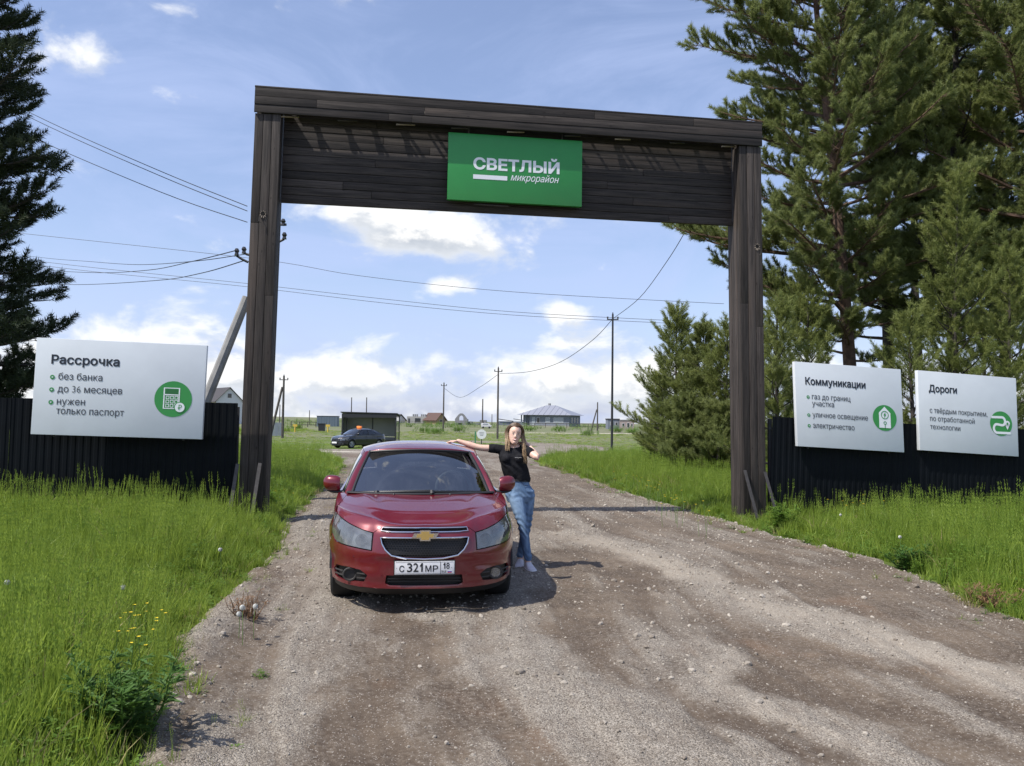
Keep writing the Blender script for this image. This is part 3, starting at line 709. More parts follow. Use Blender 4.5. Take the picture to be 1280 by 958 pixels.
h_e = sm([.05, .15, .3, .55, .85, 1.2, 1.5, 2.5, 3.5, 3.95, 4.62], [.74, .775, .81, .85, .89, .935, .965, .995, 1.03, 1.035, 1.01], .06)
def c_H(x, y):
    g = np.clip(np.abs(x)/.88, 0, 1.2)
    z = h_c(y)+(h_e(y)-h_c(y))*g**2.6
    fr = 1-sstep(y, 1.2, 1.6)
    ridge = .36+.22*np.clip((y-.2)/1.0, 0, 1)      # hood crease running back from the grille corners
    z = z+fr*sstep(y, .12, .4)*(.008*np.exp(-((np.abs(x)-ridge)/.06)**2)-.003*np.exp(-(x/.22)**2))
    return z
def z_top(q):
    z = np.full(np.shape(q), .85)
    for _ in range(25):
        P = c_W(q, z); z = .5*z+.5*c_H(np.abs(P[..., 0]), P[..., 1])
    return z
def winding(loops, C):
    A = np.concatenate([np.array(l) for l in loops]); B = np.concatenate([np.roll(np.array(l), -1, 0) for l in loops])
    cx, cy = C[:, 0:1], C[:, 1:2]
    up = (A[None, :, 1] <= cy) & (B[None, :, 1] > cy); dn = (A[None, :, 1] > cy) & (B[None, :, 1] <= cy)
    sd = (B[None, :, 0]-A[None, :, 0])*(cy-A[None, :, 1])-(cx-A[None, :, 0])*(B[None, :, 1]-A[None, :, 1])
    return (up & (sd > 0)).sum(1)-(dn & (sd < 0)).sum(1)
def dens(lp, step):
    out = []
    for i in range(len(lp)):
        a, b = np.array(lp[i-1], float), np.array(lp[i], float); n = max(1, int(np.linalg.norm(b-a)/step))
        out += [a+(b-a)*k/n for k in range(n)]
    return out
def area2(l): l = np.array(l); r = np.roll(l, -1, 0); return (l[:, 0]*r[:, 1]-l[:, 1]*r[:, 0]).sum()
def cdt(outer, holes, step):
    """outline and holes as dense loops; fills with a regular grid of inner points"""
    if area2(outer) < 0: outer = outer[::-1]
    hs = [h if area2(h) < 0 else h[::-1] for h in holes]
    loops = [outer]+hs; pts = []; E = []
    for l in loops: b = len(pts); pts += [tuple(p) for p in l]; E += [(b+i, b+(i+1) % len(l)) for i in range(len(l))]
    o = np.array(outer); gx = np.arange(o[:, 0].min(), o[:, 0].max(), step); gy = np.arange(o[:, 1].min(), o[:, 1].max(), step)
    G = np.stack(np.meshgrid(gx, gy), -1).reshape(-1, 2)
    A = np.array(pts)
    if len(G):
        d = np.min(np.hypot(G[:, None, 0]-A[None, :, 0], G[:, None, 1]-A[None, :, 1]), 1); G = G[d > step*.45]; G = G[winding(loops, G) == 1]
    V, _, Fc, *_r = delaunay_2d_cdt([Vector(p) for p in pts]+[Vector(p) for p in G], E, [], 0, 1e-7)
    V = np.array([(v.x, v.y) for v in V]); Fc = np.array([f[:3] for f in Fc]); w = winding(loops, V[Fc].mean(1)); return V, Fc[w == 1]
def panel(parent, name, outer, holes, m, mirror=0, step=.03, off=0.0, flange=.02, gap=.0025, extra=None, both=False):
    """outer/holes are loops of (q, z). both = symmetric loops already; else mirror +1/-1"""
    V, Fc = cdt(dens(outer, step*.8), [dens(h, step*.5) for h in holes], step)
    P = c_W(V[:, 0], V[:, 1]); e = 1e-3
    du = c_W(V[:, 0]+e, V[:, 1])-P; dv = c_W(V[:, 0], V[:, 1]+e)-P; N = np.cross(du, dv); N /= np.maximum(np.linalg.norm(N, axis=1, keepdims=True), 1e-12)
    cen = np.array([0, 2.3, .6]); flip = ((P-cen)*N*[1, 1, .2]).sum(1) < 0; N[flip] *= -1
    P = P+N*off
    bm = bmesh.new(); vs = [bm.verts.new(p) for p in P]
    for f in Fc:
        try: bm.faces.new([vs[i] for i in f])
        except ValueError: pass
    bm.normal_update(); bmesh.ops.recalc_face_normals(bm, faces=bm.faces)
    if flange:
        nm = {v: Vector(N[i]) for i, v in enumerate(vs)}
        be = [e_ for e_ in bm.edges if e_.is_boundary]
        # shrink the rim a hair, then turn it inwards
        ring = {}
        for e_ in be:
            f = e_.link_faces[0]; mid = (e_.verts[0].co+e_.verts[1].co)/2; ins = (f.calc_center_median()-mid)
            t_ = (e_.verts[1].co-e_.verts[0].co).normalized(); ins = (ins-t_*ins.dot(t_)).normalized()
            for v in e_.verts: ring.setdefault(v, Vector()); ring[v] += ins
        for v, d in ring.items():
            if d.length > 1e-6: v.co += d.normalized()*gap
        dup = {v: bm.verts.new(v.co) for v in ring}; low = {v: bm.verts.new(v.co-nm[v]*flange) for v in ring}
        for e_ in be:
            a, b = e_.verts
            bm.faces.new((dup[a], dup[b], low[b], low[a]))
    if mirror < 0:
        for v in bm.verts: v.co.x *= -1
        bmesh.ops.reverse_faces(bm, faces=bm.faces)
    if extra is not None:
        for X in extra:      # structured grids joined on
            X = np.array(X); r, c = X.shape[:2]
            if mirror < 0: X[..., 0] *= -1
            g = [[bm.verts.new(X[i, j]) for j in range(c)] for i in range(r)]
            for i in range(r-1):
                for j in range(c-1): bm.faces.new((g[i][j], g[i][j+1], g[i+1][j+1], g[i+1][j]))
    bmesh.ops.remove_doubles(bm, verts=[v for v in bm.verts], dist=2e-4 if extra is not None else 1e-6)
    me = bpy.data.meshes.new(name); bm.to_mesh(me); bm.free(); o = link(name, me, parent, m); auto_smooth(o, math.radians(38)); return o

paint = bpy.data.materials.new('red_car_paint'); paint.use_nodes = True; t = NT(paint.node_tree); b = t.N['Principled BSDF']
oc = t.n('ShaderNodeTexCoord').outputs['Object']
fl = t.noise(oc, 900.0, 1, .5); du_ = t.noise(oc, 3.0, 5, .6); sepz = t.n('ShaderNodeSeparateXYZ', {0: oc}).outputs[2]
pc = t.mix(t.ss(fl, .3, .7), (.11, .002, .009), (.175, .005, .015))
dustf = t.m('ADD', t.ss(du_, .45, .8, 0, .10), t.m('MULTIPLY', t.ss(sepz, .50, .18, 0, .30), t.ss(du_, .3, .7)))
pc = t.mix(dustf, pc, (.22, .17, .13))
t.L.new(pc, b.inputs['Base Color']); b.inputs['Metallic'].default_value = .25; b.inputs['Coat Weight'].default_value = 1.0; b.inputs['Coat Roughness'].default_value = .05
t.L.new(t.ss(du_, .4, .8, .30, .5), b.inputs['Roughness'])
black_paint = mat('black_car_paint', (.008, .009, .014), .35, .2, coat=1.0)
trim = mat('black_plastic', (.012, .012, .013), .5, bump=.1, bscale=200); rubber = mat('tyre_rubber', (.016, .016, .016), .85, var=.4, vscale=10)
rub_dust = mat('dusty_plastic', (.035, .032, .03), .7, var=.3, vscale=9)
chrome = mat('chrome', (.75, .75, .76), .14, 1.0); rimm = mat('alloy', (.45, .46, .47), .35, .8); gold = mat('gold_enamel', (.64, .44, .14), .3, .6, coat=.6)
inner = mat('dark_interior', (.022, .023, .026), .8, var=.2); seatm = mat('seat_fabric', (.035, .037, .042), .9, var=.2, bump=.2)
plate_w = mat('plate_white', (.74, .74, .74), .4, coat=.3); plate_k = mat('plate_black', (.012, .012, .014), .5)
def glass_mat(name, tint, gl=.9, haze=0.0, hz=(.5, .52, .52), cst=.03):
    m = bpy.data.materials.new(name); m.use_nodes = True; t = NT(m.node_tree)
    for nd in list(t.N): t.N.remove(nd)
    fr = t.n('ShaderNodeFresnel', {'IOR': 1.52}); tr_ = t.n('ShaderNodeBsdfTransparent', {'Color': (*tint, 1)}); g = t.n('ShaderNodeBsdfGlossy', {'Color': (gl, gl, gl, 1), 'Roughness': .02})
    base = tr_.outputs[0]
    if haze:
        oc = t.n('ShaderNodeTexCoord').outputs['Object']; nz = t.ss(t.noise(oc, 14, 4, .6), .3, .7, haze*.75, min(1, haze*1.25))
        df = t.n('ShaderNodeBsdfDiffuse', {'Color': (*hz, 1)}); base = t.n('ShaderNodeMixShader', {0: nz, 1: base, 2: df.outputs[0]}).outputs[0]
    f2 = t.m('ADD', t.m('MULTIPLY', fr.outputs[0], 1.7), cst, clamp=True)
    mx = t.n('ShaderNodeMixShader', {0: f2, 1: base, 2: g.outputs[0]}); t.n('ShaderNodeOutputMaterial', {0: mx.outputs[0]}); return m
glass = glass_mat('car_glass', (.36, .41, .42), cst=.13); lens = glass_mat('hazed_lens', (.80, .83, .84), .9, .20, (.46, .48, .48), .04)
lamp_in = mat('lamp_housing', (.30, .305, .31), .35, .5)
side_glass = glass_mat('side_glass', (.30, .33, .34))

def lerp2(P): xs = [p[0] for p in P]; ys = [p[1] for p in P]; return lambda x: np.interp(x, xs, ys)
zhl = lerp2([(0, .775), (.36, .768), (.41, .745), (.455, .712), (.55, .732), (.68, .775), (.80, .828), (.86, .85)])    # front line of the hood = top of the headlights
def xz(pts): return [(float(q_of_x(x, z)), z) for x, z in pts]
def yz(pts): return [(float(q_of_y(y, z)), z) for y, z in pts]
def symm(pts): return pts+[(-q, z) for q, z in reversed(pts) if q > 1e-9]
def arch(yw, r=.352, a0=0, a1=180, n=16): return [(yw+r*math.cos(math.radians(a0+(a1-a0)*k/n)), .33+r*math.sin(math.radians(a0+(a1-a0)*k/n))) for k in range(n+1)]

def build_car(root, P_, red=True):
    # ---- nose
    hl_top = [(x, float(zhl(x))-.004) for x in (.46, .52, .58, .64, .70, .76, .80, .835)]
    hl_bot = [(.835, .66), (.81, .615), (.74, .595), (.60, .580), (.47, .566)]
    headl = [(.462, .700)]+hl_top+hl_bot
    qs_end = arch(.93, .352, 180, 141, 5)             # rising front half of the wheel arch, (y, z)
    top_line = [(x, float(zhl(x))) for x in (.0001, .12, .24, .36, .41, .452)]
    half = [(0.0, .235)]+xz([(.2, .235), (.4, .235), (.6, .237), (.75, .24)])+yz([(qs_end[0][0], .25)])+yz(qs_end)
    half += [(float(q_of_x(.842, .66)), .655), (float(q_of_x(.815, .61)), .607)]+xz([(.74, .589), (.60, .574), (.462, .560), (.452, .70)])
    half += xz(list(reversed(top_line)))
    bumper = symm(half)
    gr = [(.0, .497), (.16, .503), (.29, .528), (.345, .575), (.375, .625), (.388, .678)]; grl = symm(xz(gr)+[(0.0, .678)])
    ug = [(.0, .728), (.30, .728), (.385, .734), (.372, .762)]; ugl = symm(xz(ug)+[(0.0, .766)])
    li = [(.0, .268), (.30, .268), (.34, .282), (.33, .352)]; lil = symm(xz(li)+[(0.0, .352)])
    fog = [(.50, .345), (.56, .385), (.66, .398), (.79, .392), (.815, .345), (.80, .285), (.70, .272), (.53, .285)]
    fl_ = [(q, z) for q, z in xz(fog)]; fr_ = [(-q, z) for q, z in reversed(fl_)]
    panel(root, 'front_bumper', bumper, [grl, ugl, lil, fl_, fr_], P_, step=.022)
    lip = symm([(0.0, .165)]+xz([(.3, .165), (.6, .17), (.78, .18)])+yz([(.58, .19), (.58, .245)])+xz([(.75, .237), (.5, .232), (.2, .231), (.0001, .231)]))
    panel(root, 'lower_valance', lip, [], trim, step=.04, off=-.008)
    # recessed backing behind the openings
    for nm, lp in (('grille_backing', grl), ('grille_backing', ugl), ('intake_backing', lil)): panel(root, nm, lp, [], trim, step=.05, off=-.055, flange=0)
    for s in (1, -1): panel(root, 'fog_lamp_pocket', fl_, [], trim, mirror=s, step=.04, off=-.035, flange=0)
    def F(x, z): q = q_of_x(x, z); return float(c_W(q, z)[1])
    def rim(name, pts, w, m, lift=.006, close=True):
        mb = MB(); P = [Vector((x, F(x, z)-lift, z)) for x, z in pts]
        mb.tube(P+[P[0]] if close else P, w, 6, cap=not close); return mb.build(name, m, root, smooth=True)
    def dz(pts, st=.03): return [tuple(p) for p in dens(pts, st)]
    full = lambda h: [(x, z) for x, z in h]+[(-x, z) for x, z in reversed(h) if x > 0]
    rim('grille_surround', dz(full(gr)), .0075, chrome); rim('grille_surround', dz(full(ug)), .0055, chrome)
    # mesh of the grille: staggered cells
    hexm = MB(); cw, ch = .024, .019
    gp = np.array(full(gr)); ring = [tuple(p) for p in gp]
    r = 0; z = .490
    while z < .695:
        x = -.40+(cw/2 if r % 2 else 0)
        while x < .40:
            c = np.array([[x, z]])
            if winding([ring], c)[0] != 0:
                y = F(abs(x), z)+.022; k = .0035
                for (ax, az, bx, bz) in ((x, z-ch*.33, x, z+ch*.33), (x, z+ch*.33, x+cw/2, z+ch*.67), (x, z+ch*.33, x-cw/2, z+ch*.67)):
                    d = Vector((bx-ax, 0, bz-az)).normalized(); n_ = Vector((-d.z, 0, d.x))*k*.5
                    A, B = Vector((ax, y, az)), Vector((bx, y, bz)); hexm.add([A-n_, A+n_, B+n_, B-n_], [(0, 1, 2, 3)])
            x += cw
        z += ch; r += 1
    for k in range(3):
        for j in range(40):
            x = -.36+j*.0185; z = .738+.009*k; y = F(abs(x), z)+.02; hexm.add([(x, y, z), (x+.015, y, z), (x+.015, y, z+.003), (x, y, z+.003)], [(0, 1, 2, 3)])
    g_ = hexm.build('grille_mesh', mat('grille_plastic', (.035, .035, .037), .35) if red else trim, root); g_['kind'] = 'stuff'
    for zz_ in (.30, .325): 
        mb = MB(); mb.box(-.32, .32, F(0, zz_)+.02, F(0, zz_)+.03, zz_-.004, zz_+.004); mb.build('intake_slat', trim, root)
    if red:
        # cross-shaped badge: chrome border with gold enamel
        def bow(w, h, sl, cwid, cz): 
            p = [(-w, -h*.42), (-cwid, -h*.42), (-cwid, -h), (cwid, -h), (cwid, -h*.42), (w-sl, -h*.42), (w, h*.42), (cwid, h*.42), (cwid, h), (-cwid, h), (-cwid, h*.42), (-w+sl, h*.42)]
            return [(x, z+cz) for x, z in p]
        y0 = F(0, .70)-.030
        def solid(name, poly, ya, yb, m):
            V, Fc = cdt([np.array(p) for p in poly], [], 9.0); n = len(V); mb = MB()
            mb.add([(x, ya, z) for x, z in V]+[(x, yb, z) for x, z in V], [tuple(f) for f in Fc]+[tuple(n+i for i in f[::-1]) for f in Fc])
            m_ = len(poly); mb.add([(x, ya, z) for x, z in poly]+[(x, yb, z) for x, z in poly], [(i, (i+1) % m_, m_+(i+1) % m_, m_+i) for i in range(m_)]); return mb.build(name, m, em)
        em = empty('emblem', (0, 0, 0)); em.parent = root
        solid('emblem_border', bow(.118, .047, .022, .046, .700), y0, y0+.03, chrome)
        solid('emblem_core', bow(.078, .037, .010, .035, .700), y0-.004, y0+.01, gold)
    # ---- hood: one grid, first rows on the nose, the rest in plan
    cs = np.linspace(-1, 1, 65); xf = cs*.805
    zt = z_top(q_of_x(np.abs(xf), np.full_like(xf, .80))); 
    for _ in range(8):
        q = q_of_x(np.abs(xf), zt); zt = .5*zt+.5*c_H(np.abs(xf), c_W(q, zt)[..., 1])
    rows = []; zl = zhl(np.abs(xf))+.003
    for k in np.linspace(0, 1, 7):
        z = zl+(np.maximum(zt, zl+.002)-zl)*k; q = q_of_x(np.abs(xf), z); Pp = c_W(q, z); rows.append(np.stack([xf, Pp[:, 1], z], -1))
    yF = rows[-1][:, 1]; xb = cs*.735; yB = 1.045+.23*np.abs(cs)**2.2; zl0 = rows[-1][:, 2]
    for k in np.linspace(0, 1, 40)[1:]:
        x = xf+(xb-xf)*k; y = yF+(yB-yF)*k; z = c_H(np.abs(x), y); f = (1-k)**8; z = z*(1-f)+zl0*f if k < .3 else z; rows.append(np.stack([x, y, z], -1))
    back = rows[-1].copy(); back[:, 2] -= .03; back[:, 1] -= .004; rows.append(back)
    first = rows[0].copy(); first[:, 1] += .02; rows.insert(0, first)
    R_ = np.array(rows); e0 = R_[:, :1].copy(); e1 = R_[:, -1:].copy(); e0[..., 2] -= .025; e1[..., 2] -= .025
    mk_grid('hood', np.concatenate([e0, R_, e1], 1), P_, root); auto_smooth(root.children[-1] if False else bpy.data.objects[[o.name for o in root.children if o.name.startswith('hood')][-1]], math.radians(42))
    for s in (1, -1):
        mb = MB(); mb.tube([(s*.28, .99, float(c_H(.28, .99))-.002), (s*.28, 1.005, float(c_H(.28, 1.0))+.010)], .008, 8); mb.build('washer_nozzle', trim, root)
    # ---- fenders, doors, quarters
    for s in (1, -1):
        # top strip of the fender between skin and hood edge
        ks = np.linspace(-.05, 1, 27); hx = .809+(.739-.809)*ks; yF1, yB1 = float(yF[-1]), float(yB[-1]); hy = yF1+(yB1-yF1)*ks
        ex = []; 
        qv = q_of_y(hy+.02, np.full_like(hy, .87)); zq = z_top(qv); Wp = c_W(qv, zq)
        for j in np.linspace(0, 1, 7):
            X = Wp.copy(); X[:, 0] = Wp[:, 0]+(hx-Wp[:, 0])*j; X[:, 1] = Wp[:, 1]+(hy-Wp[:, 1])*j
            zz2 = c_H(X[:, 0], X[:, 1]); X[:, 2] = np.where(j == 0, zq, zz2); ex.append(X)
        tp = [(float(a), float(b_)) for a, b_ in zip(qv, zq)]
        fen = [(float(q_of_x(.845, .66)), .665)]+yz(list(reversed(arch(.93, .352, 8, 138, 14))))
        fen += yz([(1.33, .40), (1.33, .6), (1.33, .8)])+[(float(q_of_y(1.33, .93)), float(z_top(q_of_y(1.33, .93))))]+list(reversed(tp))
        panel(root, 'front_fender', fen, [], P_, mirror=s, step=.035, extra=[ex], flange=0)
        qa_, qb_ = float(q_of_x(.80, .7)), float(q_of_y(.80, .7)); qs_ = np.linspace(qb_, qa_, 8)
        panel(root, 'fender_liner', [(qa_, .60), (float(q_of_y(.64, .62)), .60), (qb_, .70)]+[(float(a), float(z_top(np.array(a)))-.004) for a in qs_], [], P_, mirror=s, step=.04, off=-.010, flange=0)
        sill = yz([(1.27, .25), (1.27, .31), (3.30, .31), (3.30, .25)]); panel(root, 'sill', [(q, z-.03) for q, z in sill], [], P_, mirror=s, step=.06, off=-.01)
        for (ya, yb) in ((1.336, 2.42), (2.426, 3.42)):
            zt_ = lambda y: float(z_top(q_of_y(y, .97)))-.006
            low = [(ya, .30), (yb if yb < 3 else 3.20, .30)]+([(yb, .62)] if yb > 3 else [])
            d = panel(root, 'door', yz(low+[(y, zt_(y)) for y in np.linspace(yb, ya, 9)]), [], P_, mirror=s, step=.06)
            mb = MB(); q_ = float(q_of_y(yb-.22, .80)); X = float(c_W(q_, .82)[0]); mb.tube([(s*(X+.004), yb-.26, .825), (s*(X+.035), yb-.23, .83), (s*(X+.035), yb-.10, .83), (s*(X+.004), yb-.07, .825)], .011, 6); h_ = mb.build('handle', P_, d, smooth=True)
        qt = [3.426, .62]
        quar = yz([(3.426, .66)]+arch(3.62, .352, 118, 10, 12)+[(3.98, .30)])+[(2.2, .26), (2.6, .25), (3.0, .25)]
        qq = np.linspace(3.0, float(q_of_y(3.426, 1.0)), 26); quar += [(float(a), float(z_top(np.array(a)))) for a in qq]
        panel(root, 'rear_quarter', quar, [], P_, mirror=s, step=.05)
        # headlight: housing, reflectors, hazed lens
        hq = xz(headl)
        panel(root, 'headlight', hq, [], lens, mirror=s, step=.03, off=.001, flange=.004, gap=.001)
        h2 = [o for o in root.children if o.name.startswith('headlight')][-1]
        panel(h2, 'housing', hq, [], lamp_in, mirror=s, step=.05, off=-.105, flange=-.10)
        for (xc, zc, rr_) in ((.555, .635, .050), (.70, .672, .058)):
            mb = MB(); yc = F(xc, zc)+.045+(.075 if xc > .6 else .035); V = []; n = 20
            prof = [(rr_, -.03), (rr_*.97, -.015), (rr_*.75, .012), (rr_*.4, .028), (.012, .032)]
            V = [(s*xc+r_*math.cos(2*math.pi*k/n), yc+d_, zc+r_*math.sin(2*math.pi*k/n)) for r_, d_ in prof for k in range(n)]
            mb.add(V, [(i*n+k, i*n+(k+1) % n, (i+1)*n+(k+1) % n, (i+1)*n+k) for i in range(len(prof)-1) for k in range(n)]); mb.build('reflector', chrome, h2, smooth=True)
            mb = MB(); mb.tube([(s*xc, yc+.03, zc), (s*xc, yc-.005, zc)], .020, 10); mb.build('bulb', trim, h2)
            mb = MB(); pts = [(s*xc+rr_*1.06*math.cos(2*math.pi*k/20), yc-.032, zc+rr_*1.06*math.sin(2*math.pi*k/20)) for k in range(21)]; mb.tube(pts, .006, 5, cap=False); mb.build('bezel', trim, h2, smooth=True)
        # fog lamp
        xc, zc = .655, .334; yc = F(xc, zc)
        mb = MB(); n = 24; pts = [(s*xc+.056*math.cos(2*math.pi*k/n), yc+.010, zc+.052*math.sin(2*math.pi*k/n)) for k in range(n)]; mb.tube(pts+[pts[0]], .010, 6, cap=False); fo = mb.build('fog_lamp', rub_dust, root, smooth=True)
        mb = MB(); mb.tube([(s*xc, yc+.03, zc), (s*xc, yc+.012, zc)], [.05, .046], 20); mb.build('fog_lens', lens if s > 0 else trim, fo, smooth=False)
        for zf in (.312, .352):
            for (xa, xb_) in ((.515, .59), (.72, .795)):
                mb = MB(); pa = [Vector((s*x, F(x, zf)+.012, zf)) for x in np.linspace(xa, xb_, 5)]; mb.tube(pa, .0065, 5); mb.build('fog_slat', rub_dust, root)
        # parking sensor and tow cover marks
        # mirror
        mb = MB(); n = 18; secs = []
        cx_, cy_, cz_ = .945, 1.44, 1.045
        for i in range(9):
            u = i/8; x = .832+.172*u; k = (1-(abs(u-.42)/.62)**3.0); k = max(k, .10)
            w = .062*k**.6; hgt_ = .084*k**.55
            secs.append([(s*x, cy_+w*math.cos(2*math.pi*j/n)*(1.15 if math.cos(2*math.pi*j/n) < 0 else .55)+.03*u, cz_+.012*u+hgt_*math.copysign(abs(math.sin(2*math.pi*j/n))**.8, math.sin(2*math.pi*j/n))) for j in range(n)])
        o = mk_grid('mirror', np.array([x+[x[0]] for x in secs]), P_, root); auto_smooth(o, math.radians(60))
        mb = MB(); mb.add([secs[0][j] for j in range(n)]+[secs[8][j] for j in range(n)], [tuple(range(n)), tuple(range(n, 2*n))]); mb.build('mirror_cap', P_, o)
        mb = MB(); mb.tube([(s*.79, 1.42, .965), (s*.87, 1.43, .962), (s*.91, 1.44, .966), (s*.96, 1.46, .978)], [.03, .024, .026, .018], 8, flat=.6); mb.build('mirror_foot', trim, o, smooth=True)
    # ---- glasshouse
    v_ = np.linspace(0, 1, 22)[:, None]; c_ = np.linspace(-1, 1, 33)[None, :]
    def ws(c, v):
        bx, by, bz = c*.715, 1.035+.25*np.abs(c)**2.1, .992-.032*c*c; tx, ty, tz = c*.555, 1.80+.115*c*c, 1.392-.028*c*c
        return np.stack([bx+(tx-bx)*v+.006*np.sign(c)*np.abs(c)*np.sin(math.pi*v), by+(ty-by)*v, bz+(tz-bz)*v+.022*np.sin(math.pi*v)*(1-.4*c*c)], -1)
    w_ = mk_grid('windshield', ws(c_+0*v_, v_+0*c_), glass, root)
    mb = MB()
    for pts in ([ws(np.array(x_), np.array(.012)) for x_ in np.linspace(-1, 1, 21)], [ws(np.array(x_), np.array(.988)) for x_ in np.linspace(-1, 1, 21)]):
        mb = MB(); mb.tube([Vector(p)+Vector((0, -.004, .002)) for p in pts], .012, 6); mb.build('windshield_seal', trim, root, smooth=True)
    for s in (1, -1): mb = MB(); mb.tube([Vector(ws(np.array(s*.985), np.array(v)))+Vector((0, -.003, .003)) for v in np.linspace(0, 1, 14)], .014, 6); mb.build('windshield_seal', trim, root, smooth=True)
    mb = MB(); pts = [(x_, 1.015+.235*abs(x_/.74)**2.1, .975) for x_ in np.linspace(-.74, .74, 17)]; mb.tube(pts, .035, 8, flat=.4); mb.build('cowl', trim, root, smooth=True)
    for x0, x1 in ((-.45, .10), (.10, .62)):
        A = Vector(ws(np.array(x0/.715), np.array(.0)))+Vector((0, -.02, -.004)); mb = MB(); Bp = [Vector(ws(np.array((x0+(x1-x0)*k)/.715), np.array(.012+.016*k)))+Vector((0, -.010, .006)) for k in (0, .5, 1)]
        mb.tube([A]+Bp, .006, 6); wb = mb.build('wiper', trim, root, smooth=True); mb = MB(); mb.tube([A+Vector((0, -.015, -.01)), A+Vector((0, 0, .02))], .026, 8); mb.build('wiper_hub', trim, wb)
    Bc = lambda k: np.stack([np.interp(k, [0, .12, .6, .85, 1], [.785, .808, .815, .795, .745]), 1.28+2.70*k, z_top(q_of_y(1.28+2.70*k, .98))+.002], -1)
    Cc = lambda k: np.stack([np.interp(k, [0, .2, .45, .7, 1], [.605, .640, .648, .635, .575]), np.interp(k, [0, .25, .75, 1], [1.93, 2.30, 3.05, 3.42]), np.interp(k, [0, .12, .3, .55, .8, 1], [1.352, 1.375, 1.392, 1.388, 1.355, 1.305])], -1)
    def sideG(k, v, push=0.0):
        k, v = np.broadcast_arrays(np.asarray(k, float), np.asarray(v, float)); B_, C_ = Bc(k), Cc(k); P = B_+(C_-B_)*v[..., None]; P[..., 0] += .022*np.sin(math.pi*v)+push; return P
    for s in (1, -1):
        def grid(k0, k1, v0, v1, push, name, m, n=14, mm=8):
            K, V_ = np.meshgrid(np.linspace(k0, k1, n), np.linspace(v0, v1, mm)); G = sideG(K, V_, push); G[..., 0] *= s; return mk_grid(name, G, m, root)
        grid(0, 1, 0, .05, .0, 'belt_trim', trim); grid(0, .80, .90, 1, .002, 'door_frame', P_)
        grid(.05, .455, .05, .90, -.006, 'side_window', side_glass); grid(.485, .78, .05, .90, -.006, 'side_window', side_glass)
        grid(.45, .49, .03, .92, -.002, 'pillar', trim); grid(.775, 1, .04, 1, .0, 'rear_pillar', P_); grid(.0, .052, .05, .92, -.002, 'quarter_trim', trim, 6)
        # A pillar from windscreen edge to door frame
        n = 20; G = []
        for v in np.linspace(0, 1, n):
            a = ws(np.array(1.0), np.array(v)); b_ = sideG(0.0, v)*1.0; row = []
            for j in np.linspace(0, 1, 7):
                p = a+(b_-a)*j; p[0] += .014*math.sin(math.pi*j); p[1] -= .022*math.sin(math.pi*j); p[2] += .006*math.sin(math.pi*j); row.append([s*p[0], p[1], p[2]])
            G.append(row)
        mk_grid('front_pillar', G, P_, root)
    rz = sm([1.75, 1.95, 2.2, 2.55, 3.0, 3.45], [1.385, 1.427, 1.460, 1.476, 1.455, 1.385], .08)
    cc = np.linspace(-1, 1, 33); R = []
    for k in np.linspace(0, 1, 30):
        cur = Cc(np.full(1, k))[0]; yf_, yr2 = 1.80+.13*cc**2, 3.42-.0*cc; y = yf_+(yr2-yf_)*k; xe = np.interp(y, [1.8, 1.93, 2.3, 3.05, 3.42], [.60, .605, .643, .642, .575]); ze = np.interp(y, [1.9, 2.15, 2.6, 3.0, 3.42], [1.352, 1.377, 1.393, 1.378, 1.305])
        zc = rz(y); x = cc*xe; z = zc-(zc-ze)*np.abs(cc)**2.8; R.append(np.stack([x, y, z], -1))
    R = np.array(R); fr0 = R[:1].copy(); fr0[..., 2] -= .012; fr0[..., 1] += .004
    o = mk_grid('roof', np.concatenate([fr0, R], 0), P_, root)
    rw = []
    for v in np.linspace(0, 1, 12): rw.append(np.stack([cc*(.575+(.70-.575)*v), 3.42+(3.95-3.42)*v-.10*np.abs(cc)**2*(1-v)*0, 1.385-.07*cc**2+(1.093-.02*cc**2-1.385+.07*cc**2)*v+.02*math.sin(math.pi*v)], -1))
    mk_grid('rear_window', rw, side_glass, root)
    tk = []
    qr = np.linspace(2.30, 3.0, 17); qr = np.concatenate([-qr, qr[::-1][1:]]); q3 = np.where(qr < 0, qr, qr); Wt = c_W(q3, z_top(np.abs(q3)))
    for k in np.linspace(0, 1, 12):
        x = cc*.745*(1-k)+Wt[:, 0]*k*-1*-1; y = 3.94*(1-k)+Wt[:, 1]*k; z = c_H(np.abs(x), y); tk.append(np.stack([np.where(k < 1e-9, cc*.745, x), y, z], -1))
    mk_grid('boot_lid', tk, P_, root)
    mb = MB(); mb.tube([(0, 3.3, 1.40), (0, 3.36, 1.47)], [.02, .006], 6, flat=.5); mb.build('antenna_fin', trim, root)
    for s in (1, -1):
        tl = yz([(4.28, .78), (4.30, .98), (4.52, .96), (4.54, .78)]) if False else [(2.32, .78), (2.32, .97), (2.62, .97), (2.62, .80)]
        panel(root, 'tail_light', tl, [], mat('tail_light_red', (.30, .01, .01), .2, coat=1) if s > 0 else bpy.data.materials['tail_light_red'], mirror=s, step=.05, off=.006, flange=.01)
    # ---- inside: dark tub, dashboard, wheel, seats, mirror
    mb = MB(); mb.box(-.72, .72, .55, 4.2, .20, .30); mb.build('floor', inner, root)
    mb = MB(); mb.box(-.70, .70, .42, 1.02, .30, .72); mb.build('engine_bay', inner, root)
    db = []
    for y, z in ((1.02, .90), (1.10, .965), (1.35, .985), (1.55, .975), (1.62, .92), (1.60, .70)): db.append([(x*.74, y, z+.012*math.cos(x*3)-(.03*abs(x)**4)) for x in np.linspace(-1, 1, 15)])
    mk_grid('dashboard', db, inner, root)
    mb = MB(); n = 28; th = math.radians(24); cxx, cyy, czz = .36, 1.72, .985
